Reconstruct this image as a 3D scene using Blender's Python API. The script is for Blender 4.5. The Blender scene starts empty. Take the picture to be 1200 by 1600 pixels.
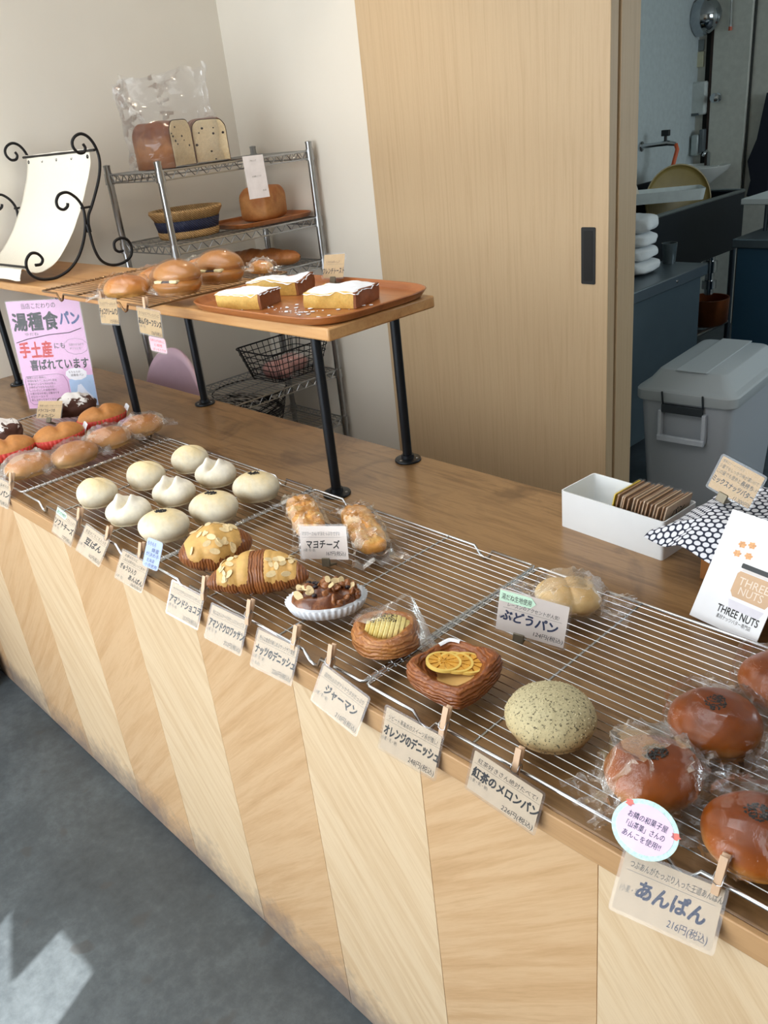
import bpy, math, random
from mathutils import Vector, Matrix, noise, Euler
random.seed(11)
PI = math.pi
SC = bpy.context.scene
COL = SC.collection

def S(r, g, b):
    f = lambda c: (c / 255 / 12.92) if c / 255 <= 0.04045 else ((c / 255 + 0.055) / 1.055) ** 2.4
    return (f(r), f(g), f(b), 1.0)

# ---------------------------------------------------------------- camera
cam = bpy.data.cameras.new('camera')
cam.sensor_fit = 'VERTICAL'; cam.sensor_height = 36.0
cam.lens = 1308.05 / 1600 * 36.0
cam.clip_start = 0.02
camo = bpy.data.objects.new('camera', cam); COL.objects.link(camo)
RT = ((0.69702348, 0.70964199, -0.10279356), (0.24218117, -0.36791868, -0.89776619), (-0.67491225, 0.60086945, -0.42830989))
M = Matrix(((RT[0][0], -RT[1][0], -RT[2][0], 0), (RT[0][1], -RT[1][1], -RT[2][1], 0), (RT[0][2], -RT[1][2], -RT[2][2], 1.61), (0, 0, 0, 1)))
camo.matrix_world = M
SC.camera = camo

# ---------------------------------------------------------------- light
SC.view_settings.view_transform = 'Standard'
SC.view_settings.look = 'None'
SC.view_settings.gamma = 1.0
SC.view_settings.use_curve_mapping = False
SC.view_settings.exposure = 0.08
SC.cycles.max_bounces = 10
SC.cycles.transparent_max_bounces = 24
SC.cycles.diffuse_bounces = 4
SC.cycles.sample_clamp_indirect = 8.0
SC.cycles.caustics_reflective = False
SC.cycles.caustics_refractive = False
world = bpy.data.worlds.new('sky'); SC.world = world
world.use_nodes = True
bg = world.node_tree.nodes['Background']
bg.inputs[0].default_value = (0.80, 0.90, 1.0, 1); bg.inputs[1].default_value = 0.9

def area(name, loc, target, sx, sy, energy, color, spread=180):
    l = bpy.data.lights.new(name, 'AREA'); l.shape = 'RECTANGLE'; l.size = sx; l.size_y = sy
    l.energy = energy; l.color = color; l.spread = math.radians(spread)
    o = bpy.data.objects.new(name, l); COL.objects.link(o)
    o.location = loc
    o.rotation_euler = (Vector(target) - Vector(loc)).to_track_quat('-Z', 'Y').to_euler()
    return o
area('shop_window_daylight', (-1.75, -1.72, 1.45), (-1.85, 1.0, 1.45), 2.9, 2.2, 92, (0.90, 0.96, 1.0))
area('ceiling_fill_light', (-1.5, 0.5, 2.70), (-1.5, 0.5, 0.0), 2.4, 1.2, 19, (0.98, 0.98, 0.97))  # fill light added at the ceiling to lift walls and worktop
area('kitchen_fill_light', (0.9, 4.6, 1.75), (-2.2, 4.2, 1.0), 1.3, 1.0, 30, (0.80, 0.93, 1.0))  # cool area light added to brighten the kitchen; no window built
sun = bpy.data.lights.new('sun', 'SUN'); sun.energy = 15; sun.angle = math.radians(0.25); sun.color = (1.0, 0.95, 0.88)
suno = bpy.data.objects.new('sun', sun); COL.objects.link(suno)
SUND = Vector((-0.33, 0.67, -0.664)).normalized()
suno.rotation_euler = SUND.to_track_quat('-Z', 'Y').to_euler()

# ---------------------------------------------------------------- materials
MATS = {}
class NT:
    def __init__(self, name):
        self.m = bpy.data.materials.new(name); self.m.use_nodes = True
        self.t = self.m.node_tree; self.b = self.t.nodes['Principled BSDF']
    def n(self, typ, **kw):
        nd = self.t.nodes.new(typ)
        for k, v in kw.items():
            if k.startswith('i_'):
                key = k[2:]
                nd.inputs[int(key) if key.isdigit() else key.replace('_', ' ')].default_value = v
            else: setattr(nd, k, v)
        return nd
    def l(self, a, b): self.t.links.new(a, b)
    def coords(self, kind='Object', scale=(1, 1, 1), rot=(0, 0, 0)):
        tc = self.n('ShaderNodeTexCoord'); mp = self.n('ShaderNodeMapping')
        mp.inputs['Scale'].default_value = scale; mp.inputs['Rotation'].default_value = rot
        self.l(tc.outputs[kind], mp.inputs['Vector']); return mp.outputs[0]
    def noise(self, vec, scale, detail=4, rough=0.55, dist=0.0):
        nd = self.n('ShaderNodeTexNoise'); nd.inputs['Scale'].default_value = scale; nd.inputs['Detail'].default_value = detail
        nd.inputs['Roughness'].default_value = rough; nd.inputs['Distortion'].default_value = dist
        self.l(vec, nd.inputs['Vector']); return nd.outputs['Fac']
    def ramp(self, fac, stops):
        r = self.n('ShaderNodeValToRGB'); e = r.color_ramp.elements
        e[0].position, e[0].color = stops[0][0], stops[0][1]
        e[1].position, e[1].color = stops[-1][0], stops[-1][1]
        for p, c in stops[1:-1]:
            x = e.new(p); x.color = c
        self.l(fac, r.inputs[0]); return r.outputs[0]
    def mix(self, fac, a, b, mode='MIX'):
        x = self.n('ShaderNodeMix', data_type='RGBA', blend_type=mode)
        for sock, v in ((x.inputs[0], fac), (x.inputs[6], a), (x.inputs[7], b)):
            if isinstance(v, (int, float, tuple)): sock.default_value = v
            else: self.l(v, sock)
        return x.outputs[2]
    def math(self, op, a, b=0.0):
        x = self.n('ShaderNodeMath', operation=op)
        for sock, v in ((x.inputs[0], a), (x.inputs[1], b)):
            if isinstance(v, (int, float)): sock.default_value = v
            else: self.l(v, sock)
        return x.outputs[0]
    def bump(self, h, strength, dist=0.002):
        b = self.n('ShaderNodeBump'); b.inputs['Strength'].default_value = strength; b.inputs['Distance'].default_value = dist
        self.l(h, b.inputs['Height']); self.l(b.outputs[0], self.b.inputs['Normal'])
    def base(self, c): 
        if isinstance(c, tuple): self.b.inputs['Base Color'].default_value = c
        else: self.l(c, self.b.inputs['Base Color'])
    def p(self, **kw):
        for k, v in kw.items(): self.b.inputs[k.replace('_', ' ')].default_value = v
        return self

def plain(name, c, rough=0.5, metal=0.0, coat=0.0, var=0.06, scale=30, bump=0.0):
    if name in MATS: return MATS[name]
    t = NT(name); v = t.coords()
    f = t.noise(v, scale, 3)
    d = tuple(max(0, x * (1 - var)) for x in c[:3]) + (1,); u = tuple(min(1, x * (1 + var)) for x in c[:3]) + (1,)
    t.base(t.ramp(f, [(0.3, d), (0.7, u)]))
    t.p(Roughness=rough, Metallic=metal, Coat_Weight=coat)
    if bump: t.bump(f, bump)
    MATS[name] = t.m; return t.m

def wood(name, cols, scale=6.0, axis=0, stretch=14, rough=0.4, rotz=0.0, roty=0.0, coat=0.0, bump=0.12, fine=1.0, stain=None, vary=0.0):
    """grain running along `axis`"""
    if name in MATS: return MATS[name]
    t = NT(name)
    sc = [1.0, 1.0, 1.0]
    for i in range(3):
        if i != axis: sc[i] = stretch
    tc = t.n('ShaderNodeTexCoord')
    m0 = t.n('ShaderNodeMapping'); m0.inputs['Rotation'].default_value = (0, roty, rotz); t.l(tc.outputs['Object'], m0.inputs['Vector'])
    mp = t.n('ShaderNodeMapping'); mp.inputs['Scale'].default_value = sc; t.l(m0.outputs[0], mp.inputs['Vector'])
    oi = t.n('ShaderNodeObjectInfo')
    off = t.n('ShaderNodeVectorMath', operation='ADD'); t.l(mp.outputs[0], off.inputs[0])
    rv = t.math('MULTIPLY', oi.outputs['Random'], 17.0); t.l(rv, off.inputs[1])
    v = off.outputs[0]
    a = t.noise(v, scale * 0.35, 3, 0.5, 0.6)
    b = t.noise(v, scale * 2.2 * fine, 6, 0.7, 0.2)
    f = t.math('ADD', t.math('MULTIPLY', a, 0.62), t.math('MULTIPLY', b, 0.38))
    n = len(cols)
    col = t.ramp(f, [(0.30 + 0.40 * i / (n - 1), c) for i, c in enumerate(cols)])
    if vary:
        k = t.math('ADD', t.math('MULTIPLY', oi.outputs['Random'], vary), 1 - vary * 0.5)
        hv = t.n('ShaderNodeHueSaturation'); t.l(col, hv.inputs['Color']); t.l(k, hv.inputs['Value']); col = hv.outputs[0]
    if stain: col = stain(t, tc.outputs['Object'], col)
    t.base(col)
    t.p(Roughness=rough, Coat_Weight=coat, Coat_Roughness=0.25)
    t.bump(b, bump, 0.001)
    MATS[name] = t.m; return t.m

def bread(name, top, side, bottom, z0=0.0, z1=0.045, rough=0.5, coat=0.0, patch=0.5, scale=40, bump=0.25, speck=None):
    """baked crust: colour follows the loaf's own height (browned top), broken up by noise"""
    if name in MATS: return MATS[name]
    t = NT(name); tc = t.n('ShaderNodeTexCoord')
    sep = t.n('ShaderNodeSeparateXYZ'); t.l(tc.outputs['Object'], sep.inputs[0])
    h = t.n('ShaderNodeMapRange'); h.inputs[1].default_value = z0; h.inputs[2].default_value = z1; t.l(sep.outputs[2], h.inputs[0])
    f1 = t.noise(tc.outputs['Object'], scale, 4, 0.6, 0.3)
    f2 = t.noise(tc.outputs['Object'], scale * 7, 3, 0.6)
    f3 = t.noise(tc.outputs['Object'], scale * 3.1, 5, 0.65)
    k = t.math('ADD', h.outputs[0], t.math('MULTIPLY', t.math('SUBTRACT', f1, 0.5), patch * 2.2))
    c = t.ramp(k, [(0.05, bottom), (0.45, side), (0.85, top)])
    if speck:
        c = t.mix(t.ramp(f2, [(speck[1], (0, 0, 0, 1)), (speck[1] + 0.03, (1, 1, 1, 1))]), c, speck[0])
    hv = t.n('ShaderNodeHueSaturation'); t.l(c, hv.inputs['Color']); t.l(t.math('ADD', 0.72, t.math('MULTIPLY', f3, 0.56)), hv.inputs['Value']); c = hv.outputs[0]
    t.base(c); t.p(Roughness=rough, Coat_Weight=coat, Coat_Roughness=0.12)
    t.b.inputs['Subsurface Weight'].default_value = 0.0
    t.bump(t.math('ADD', f1, t.math('MULTIPLY', f2, 0.4)), bump, 0.002)
    MATS[name] = t.m; return t.m

def flaky(name, dark, mid, light, scale=70, direction='Z', dist=6.0, rough=0.4, bump=0.7, rot=(0, 0, 0)):
    """laminated pastry: thin baked layers"""
    if name in MATS: return MATS[name]
    t = NT(name); v = t.coords('Object', rot=rot)
    w = t.n('ShaderNodeTexWave', wave_type='BANDS', bands_direction=direction); w.inputs['Scale'].default_value = scale
    w.inputs['Distortion'].default_value = dist; w.inputs['Detail'].default_value = 3; w.inputs['Detail Scale'].default_value = 1.2; t.l(v, w.inputs['Vector'])
    n1 = t.noise(v, 32, 4, 0.6, 0.4); f = t.math('ADD', t.math('MULTIPLY', w.outputs['Fac'], 0.28), t.math('MULTIPLY', n1, 0.9))
    t.base(t.ramp(f, [(0.15, dark), (0.55, mid), (1.0, light)])); t.p(Roughness=rough, Coat_Weight=0.15)
    t.bump(w.outputs['Fac'], bump, 0.0025); MATS[name] = t.m; return t.m

def film(name, tint=(0.98, 0.985, 1.0), gloss=0.40, base=0.016, rough=0.045, bumps=260, bstr=0.35, milk=0.0):
    if name in MATS: return MATS[name]
    t = NT(name); t.t.nodes.remove(t.b)
    out = [n for n in t.t.nodes if n.type == 'OUTPUT_MATERIAL'][0]
    tr = t.n('ShaderNodeBsdfTransparent'); tr.inputs[0].default_value = (*tint, 1)
    gl = t.n('ShaderNodeBsdfGlossy'); gl.inputs['Roughness'].default_value = rough; gl.inputs[0].default_value = (1, 1, 1, 1)
    lw = t.n('ShaderNodeLayerWeight'); lw.inputs[0].default_value = 0.25
    f = t.math('ADD', t.math('MULTIPLY', lw.outputs['Fresnel'], gloss), base)
    if bstr:
        nz = t.noise(t.coords(), bumps, 2, 0.5, 1.0)
        b = t.n('ShaderNodeBump'); b.inputs['Strength'].default_value = bstr; b.inputs['Distance'].default_value = 0.002
        t.l(nz, b.inputs['Height']); t.l(b.outputs[0], gl.inputs['Normal'])
    mx = t.n('ShaderNodeMixShader'); t.l(f, mx.inputs[0]); t.l(tr.outputs[0], mx.inputs[1]); t.l(gl.outputs[0], mx.inputs[2])
    last = mx.outputs[0]
    if milk:
        df = t.n('ShaderNodeBsdfDiffuse'); df.inputs[0].default_value = (0.9, 0.92, 0.95, 1)
        m2 = t.n('ShaderNodeMixShader'); m2.inputs[0].default_value = milk; t.l(last, m2.inputs[1]); t.l(df.outputs[0], m2.inputs[2]); last = m2.outputs[0]
    t.l(last, out.inputs[0]); MATS[name] = t.m; return t.m

# ---------------------------------------------------------------- mesh building
class MB:
    def __init__(self): self.v = []; self.f = []
    def add(self, vs, fs, mat=None):
        o = len(self.v)
        self.v += [tuple(mat @ Vector(p)) if mat else tuple(p) for p in vs]
        self.f += [tuple(i + o for i in f) for f in fs]; return self
    def box(self, c, s, mat=None):
        x, y, z = c; a, b, d = s[0] / 2, s[1] / 2, s[2] / 2
        vs = [(x + i * a, y + j * b, z + k * d) for i in (-1, 1) for j in (-1, 1) for k in (-1, 1)]
        return self.add(vs, [(0, 1, 3, 2), (4, 6, 7, 5), (0, 4, 5, 1), (2, 3, 7, 6), (0, 2, 6, 4), (1, 5, 7, 3)], mat)
    def bb(self, x0, x1, y0, y1, z0, z1): return self.box(((x0 + x1) / 2, (y0 + y1) / 2, (z0 + z1) / 2), (x1 - x0, y1 - y0, z1 - z0))
    def tube(self, pts, r, seg=8, closed=False, mat=None):
        P = [Vector(p) for p in pts]; n = len(P); rs = r if isinstance(r, (list, tuple)) else [r] * n
        T = []
        for i in range(n):
            a = P[(i - 1) % n] if (closed or i > 0) else P[i]; b = P[(i + 1) % n] if (closed or i < n - 1) else P[i]
            d = b - a; T.append(d.normalized() if d.length > 1e-9 else Vector((0, 0, 1)))
        u = T[0].orthogonal().normalized(); vs = []
        for i in range(n):
            u = (u - T[i] * u.dot(T[i])); u = u.normalized() if u.length > 1e-6 else T[i].orthogonal().normalized()
            w = T[i].cross(u)
            for k in range(seg):
                t = 2 * PI * k / seg; vs.append(P[i] + (u * math.cos(t) + w * math.sin(t)) * rs[i])
        fs = []
        for i in range(n if closed else n - 1):
            j = (i + 1) % n
            for k in range(seg):
                q = (k + 1) % seg; fs.append((i * seg + k, i * seg + q, j * seg + q, j * seg + k))
        if not closed:
            fs.append(tuple(range(seg))[::-1]); fs.append(tuple((n - 1) * seg + k for k in range(seg)))
        return self.add(vs, fs, mat)
    def lathe(self, prof, seg=32, mat=None, sx=1.0, sy=1.0, fn=None):
        vs = []; fs = []; n = len(prof)
        for k in range(seg):
            t = 2 * PI * k / seg
            for (r, z) in prof:
                p = (r * math.cos(t) * sx, r * math.sin(t) * sy, z); vs.append(fn(p, t) if fn else p)
        for k in range(seg):
            q = (k + 1) % seg
            for i in range(n - 1): fs.append((k * n + i, q * n + i, q * n + i + 1, k * n + i + 1))
        if prof[0][0] > 1e-6: fs.append(tuple(k * n for k in range(seg))[::-1])
        if prof[-1][0] > 1e-6: fs.append(tuple(k * n + n - 1 for k in range(seg)))
        return self.add(vs, fs, mat)
    def blob(self, fn, nu=36, nv=22, mat=None):
        vs = [fn(Vector((0, 0, -1)))]; fs = []
        for j in range(1, nv):
            a = -PI / 2 + PI * j / nv
            for i in range(nu):
                b = 2 * PI * i / nu; vs.append(fn(Vector((math.cos(a) * math.cos(b), math.cos(a) * math.sin(b), math.sin(a)))))
        vs.append(fn(Vector((0, 0, 1)))); L = len(vs) - 1
        for i in range(nu):
            q = (i + 1) % nu
            fs.append((0, 1 + q, 1 + i)); fs.append((L, 1 + (nv - 2) * nu + i, 1 + (nv - 2) * nu + q))
            for j in range(nv - 2): fs.append((1 + j * nu + i, 1 + j * nu + q, 1 + (j + 1) * nu + q, 1 + (j + 1) * nu + i))
        return self.add(vs, fs, mat)
    def grid(self, fn, nu, nv, mat=None, wrap=False):
        vs = [fn(i / nu, j / nv) for i in range(nu if wrap else nu + 1) for j in range(nv + 1)]; fs = []
        for i in range(nu):
            q = (i + 1) % nu if wrap else i + 1
            for j in range(nv): fs.append((i * (nv + 1) + j, q * (nv + 1) + j, q * (nv + 1) + j + 1, i * (nv + 1) + j + 1))
        return self.add(vs, fs, mat)
    def prism(self, out, y0, y1, mat=None):
        """outline in (x, z), extruded along y"""
        n = len(out); vs = [(x, y0, z) for x, z in out] + [(x, y1, z) for x, z in out]
        fs = [tuple(range(n)), tuple(range(2 * n - 1, n - 1, -1))] + [(i, n + i, n + (i + 1) % n, (i + 1) % n) for i in range(n)]
        return self.add(vs, fs, mat)
    def build(self, name, mat, parent=None, loc=None, rot=None, smooth=35, bevel=0.0, seg=2, subsurf=0, solid=0.0):
        me = bpy.data.meshes.new(name); me.from_pydata(self.v, [], self.f); me.update()
        import bmesh
        bm = bmesh.new(); bm.from_mesh(me)
        bmesh.ops.recalc_face_normals(bm, faces=bm.faces); bm.to_mesh(me); bm.free()
        if smooth:
            me.polygons.foreach_set('use_smooth', [True] * len(me.polygons))
            if smooth < 180: me.set_sharp_from_angle(angle=math.radians(smooth))
        me.materials.append(mat)
        o = bpy.data.objects.new(name, me); COL.objects.link(o)
        if parent: o.parent = parent
        if loc: o.location = loc
        if rot: o.rotation_euler = rot
        if solid:
            m = o.modifiers.new('solid', 'SOLIDIFY'); m.thickness = solid; m.offset = 0
        if bevel:
            m = o.modifiers.new('bevel', 'BEVEL'); m.width = bevel; m.segments = seg; m.limit_method = 'ANGLE'
        if subsurf:
            m = o.modifiers.new('sub', 'SUBSURF'); m.levels = subsurf; m.render_levels = subsurf
        return o

def tag(o, label, cat, group=None):
    o['label'] = label; o['category'] = cat
    if group: o['group'] = group
    return o
def thing(name, label, cat, loc=(0, 0, 0), rot=(0, 0, 0), group=None):
    o = bpy.data.objects.new(name, None); o.empty_display_size = 0.02; COL.objects.link(o)
    o.location = loc; o.rotation_euler = rot
    return tag(o, label, cat, group)
def struct(o): o['kind'] = 'structure'; return o
def dup(o, label=None, loc=None, rot=None, parent=None):
    c = o.copy(); COL.objects.link(c)
    if parent: c.parent = parent
    if label: c['label'] = label
    if loc is not None: c.location = loc
    if rot is not None: c.rotation_euler = rot
    for ch in list(o.children): dup(ch, parent=c)
    return c
def N(p, s=1.0): return noise.noise(Vector(p) * s)
def rrect(w, h, r, n=4, cx=0, cz=0):
    o = []
    for (sx, sz, a0) in ((1, 1, 0), (-1, 1, PI / 2), (-1, -1, PI), (1, -1, 1.5 * PI)):
        for k in range(n + 1):
            a = a0 + PI / 2 * k / n; o.append((cx + sx * (w / 2 - r) + r * math.cos(a), cz + sz * (h / 2 - r) + r * math.sin(a)))
    return o
def ellipse(rx, rz, n=28, cx=0, cz=0, fn=None):
    return [(cx + rx * math.cos(2 * PI * k / n) * (fn(k) if fn else 1), cz + rz * math.sin(2 * PI * k / n) * (fn(k) if fn else 1)) for k in range(n)]

# lettering: glyph outlines as flat mesh
_TX = {}
def glyphs(txt, bold=0.0, shear=0.0):
    key = (txt, bold, shear)
    if key in _TX: return _TX[key]
    cu = bpy.data.curves.new('lettering', 'FONT'); cu.body = txt; cu.size = 1.0; cu.shear = shear; cu.resolution_u = 3
    o = bpy.data.objects.new('lettering', cu); COL.objects.link(o)
    dg = bpy.context.evaluated_depsgraph_get(); dg.update()
    me = bpy.data.meshes.new_from_object(o.evaluated_get(dg))
    vs = [(v.co.x, v.co.y) for v in me.vertices]; fs = [tuple(p.vertices) for p in me.polygons]
    bpy.data.objects.remove(o); bpy.data.curves.remove(cu); bpy.data.meshes.remove(me)
    if vs:
        x0 = min(v[0] for v in vs); x1 = max(v[0] for v in vs)
    else: x0, x1 = 0, 1
    _TX[key] = (vs, fs, x0, x1); return _TX[key]
def write(mb, txt, x0, x1, z, h, y, bold=0.0, shear=0.0, wob=0.0):
    """set text between x0..x1 with baseline z and height h on the plane y (facing -y)"""
    vs, fs, a, b = glyphs(txt, bold, shear)
    if not vs: return
    k = (x1 - x0) / (b - a)
    e = bold * h * 0.9
    offs = [(0, 0)] if bold < 0.002 else ([(-e, 0), (e, 0)] if bold < 0.01 else [(-e, -e), (e, -e), (-e, e), (e, e), (0, 0), (0, e * 1.3), (0, -e * 1.3)])
    for i, (ox, oz) in enumerate(offs):
        mb.add([(x0 + (vx - a) * k + ox, y - i * 0.000004, z + vy * h + oz + (wob * h * N((vx * 1.3, z * 50, 0)) if wob else 0)) for vx, vy in vs], fs)
# ================================================================ the room
XW, YB, YK = -3.30, 2.34, 2.44
def stain_scuff(t, vec, col):
    sp = t.n('ShaderNodeSeparateXYZ'); t.l(vec, sp.inputs[0])
    nz = t.noise(vec, 9, 4, 0.6, 0.4); n2 = t.noise(vec, 55, 3, 0.6)
    h = t.n('ShaderNodeMapRange'); h.inputs[1].default_value = 0.0; h.inputs[2].default_value = 0.20; h.inputs[3].default_value = 1.0; h.inputs[4].default_value = 0.0
    t.l(sp.outputs[2], h.inputs[0])
    k = t.math('ADD', h.outputs[0], t.math('ADD', t.math('MULTIPLY', t.math('SUBTRACT', nz, 0.5), 1.1), t.math('MULTIPLY', t.math('SUBTRACT', n2, 0.5), 0.5)))
    m = t.ramp(k, [(0.42, (0, 0, 0, 1)), (0.95, (0.8, 0.8, 0.8, 1))])
    return t.mix(m, col, S(120, 108, 105))
def mat_wall():
    if 'plaster' in MATS: return MATS['plaster']
    t = NT('plaster'); v = t.coords()
    f = t.noise(v, 1.5, 4); f2 = t.noise(v, 240, 2)
    t.base(t.ramp(f, [(0.3, S(230, 223, 211)), (0.7, S(236, 230, 219))])); t.p(Roughness=0.75); t.bump(f2, 0.12, 0.001)
    MATS['plaster'] = t.m; return t.m
def mat_floor():
    t = NT('concrete'); v = t.coords()
    a = t.noise(v, 1.7, 6, 0.65, 0.3); b = t.noise(v, 30, 6, 0.75); 
    f = t.math('ADD', t.math('MULTIPLY', a, 0.65), t.math('MULTIPLY', b, 0.35))
    c = t.ramp(f, [(0.3, S(44, 51, 56)), (0.5, S(71, 79, 85)), (0.7, S(102, 111, 117))])
    sp = t.noise(v, 11, 2, 0.4, 0.2)
    m = t.ramp(sp, [(0.655, (0, 0, 0, 1)), (0.70, (0.55, 0.55, 0.55, 1))])
    c = t.mix(m, c, S(66, 66, 66)); t.base(c)
    t.b.inputs['Roughness'].default_value = 0.42; t.bump(b, 0.25, 0.002); return t.m
WALL = mat_wall()
struct(MB().bb(XW - 0.1, 2.0, -1.9, 6.2, -0.1, 0.0).build('floor', mat_floor(), smooth=0))
CEIL = plain('ceiling_paint', S(225, 222, 216), 0.8)
struct(MB().bb(XW - 0.1, 2.0, -1.9, 6.2, 2.75, 2.85).build('ceiling', CEIL, smooth=0))
struct(MB().bb(XW - 0.1, XW, -1.9, YK, 0, 2.75).build('wall_left', WALL, smooth=0))
struct(MB().bb(XW, -1.44, YB, YK, 0, 2.75).bb(0.7, 2.0, YB, YK, 0, 2.75).bb(-1.44, 0.7, YB, YK, 2.3, 2.75).build('wall_back', WALL, smooth=0))
struct(MB().bb(1.9, 2.0, -1.9, 6.2, 0, 2.75).build('wall_right', WALL, smooth=0))
# street side: a narrow opening lets the sun in
struct(MB().bb(XW, -0.734, -1.9, -1.8, 0, 2.75).bb(-0.353, 2.0, -1.9, -1.8, 0, 2.75).bb(-0.734, -0.353, -1.9, -1.8, 2.155, 2.75).build('wall_front', WALL, smooth=0))
KW = plain('kitchen_paint', S(196, 206, 208), 0.6)
struct(MB().bb(-3.2, -3.0, YK, 6.0, 0, 2.75).build('wall_kitchen_left', KW, smooth=0))
KB = plain('kitchen_panel', S(205, 204, 194), 0.6)
struct(MB().bb(-3.0, 1.9, 5.88, 6.0, 0, 2.75).build('wall_kitchen_back', KB, smooth=0))
# an added, unseen pointed sheet outside the opening: its shadow cuts the patch of sun
def sun_to_y(p, Y):
    t = (Y - p[1]) / SUND.y; return Vector(p) + SUND * t
bp = [sun_to_y((x, y, 0), -2.0) for x, y in ((-1.725, 0.236), (-1.63, 0.196), (-1.543, 0.160), (-1.585, 0.285))]
blocker = MB().prism([(bp[0].x, bp[0].z), (bp[1].x, bp[1].z), (bp[2].x, bp[2].z), (bp[3].x, bp[3].z), (bp[3].x + 0.05, 2.45), (bp[0].x - 0.05, 2.45)], -2.02, -2.0).build('sun_blocker', plain('sun_blocker_red', S(120, 60, 50), 0.8))
tag(blocker, 'dark red pointed sheet added unseen outside the shop window to shade the sun', 'sun_blocker')

# sliding door and its jamb
DOORW = wood('door_veneer', [S(188, 160, 125), S(197, 170, 135), S(203, 177, 142), S(194, 167, 131)], 9, 2, 34, 0.5, bump=0.03, fine=3.0)
d = struct(MB().bb(-2.42, -1.4225, 2.285, 2.325, 0.01, 2.30).build('door_1', DOORW, bevel=0.002))
hb = MB()
HX, HZ = -1.491, 1.149
hb.prism(rrect(0.050, 0.170, 0.004, 3, HX, HZ), 2.2825, 2.286)
h = hb.build('door_handle', plain('handle_black', S(24, 26, 28), 0.5), d)
h['label'] = 'black recessed finger pull'
struct(MB().bb(-1.44, -1.4225, YB, YK, 0, 2.30).build('trim_1', DOORW, bevel=0.0015))
MB().prism(rrect(0.032, 0.150, 0.003, 3, HX, HZ), 2.2815, 2.2826).build('recess', plain('recess_black', S(8, 9, 10), 0.6), h)
# ================================================================ counter
WT = wood('worktop_oak', [S(88, 61, 36), S(122, 90, 56), S(152, 117, 78), S(131, 98, 63), S(102, 73, 45)], 5, 0, 11, 0.30, bump=0.06, coat=0.22,
          stain=lambda t, v, c: t.mix(t.ramp(t.noise(v, 6, 4, 0.6, 0.8), [(0.54, (0, 0, 0, 1)), (0.70, (0.6, 0.6, 0.6, 1))]), c, S(74, 48, 27)))
EDGE = wood('worktop_edge', [S(170, 130, 88), S(192, 152, 108), S(180, 140, 98)], 6, 0, 14, 0.45)
ct = thing('counter', 'long bakery counter faced with chevron veneer and topped in worn oiled wood', 'counter', (0, 0, 0))
MB().bb(XW + .002, 1.2, 0.6065, 1.342, 0.815, 0.85).build('worktop', WT, ct, bevel=0.003)
MB().bb(XW + .002, 1.2, 0.598, 0.6065, 0.815, 0.8495).build('edge_trim', EDGE, ct, bevel=0.0015)
bx = [XW + .002, -2.92, -2.64, -2.355, -2.072, -1.782, -1.512, -1.235, -0.946, -0.665, -0.380, -0.095, 0.19, 0.475, 0.76, 1.2]
VA = wood('veneer_sheen_pale', [S(204, 172, 133), S(216, 187, 149), S(227, 202, 167), S(212, 183, 145)], 7, 2, 20, 0.38, roty=math.radians(38), coat=0.1, bump=0.05, stain=stain_scuff, vary=0.06)  # sheen of this grain slant painted in as a paler base colour
VB = wood('veneer_sheen_dark', [S(192, 153, 110), S(205, 167, 124), S(215, 180, 139), S(200, 162, 119)], 7, 2, 20, 0.38, roty=math.radians(-46), coat=0.1, bump=0.05, stain=stain_scuff, vary=0.06)  # same veneer, duller sheen of the other slant painted as deeper colour
for i in range(len(bx) - 1):
    MB().bb(bx[i] + 0.0004, bx[i + 1] - 0.0004, 0.604, 0.62, 0.002, 0.815).build('front_panel', VA if i % 2 == 0 else VB, ct, bevel=0.0004, seg=1)
MB().bb(XW + .002, 1.2, 0.95, 0.97, 0.0, 0.815).build('back_panel', EDGE, ct)

# small cabinet against the left wall (only its corner shows)
cb = thing('low_cabinet', 'small pinkish wooden cabinet on the floor at the far left end of the counter', 'cabinet', (-2.99, 0.28, 0))
CW = wood('cabinet_wood', [S(150, 122, 110), S(172, 144, 130), S(160, 132, 118)], 6, 2, 12, 0.5)
b_ = MB().bb(-0.30, 0.30, -0.30, -0.28, 0.04, 0.55)
b_.bb(-0.30, 0.325, -0.30, 0.29, 0.53, 0.56).bb(-0.30, 0.30, -0.30, 0.28, 0.04, 0.06)
b_.bb(0.28, 0.31, 0.235, 0.285, 0.0, 0.55).bb(0.28, 0.31, -0.30, -0.25, 0.0, 0.55).bb(0.28, 0.31, -0.3, 0.28, 0.03, 0.075)
b_.build('cabinet_frame', CW, cb, bevel=0.002)
MB().bb(0.285, 0.295, -0.25, 0.235, 0.075, 0.53).build('door_panel', plain('dark_glass', S(58, 44, 40), 0.25), cb)

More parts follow.
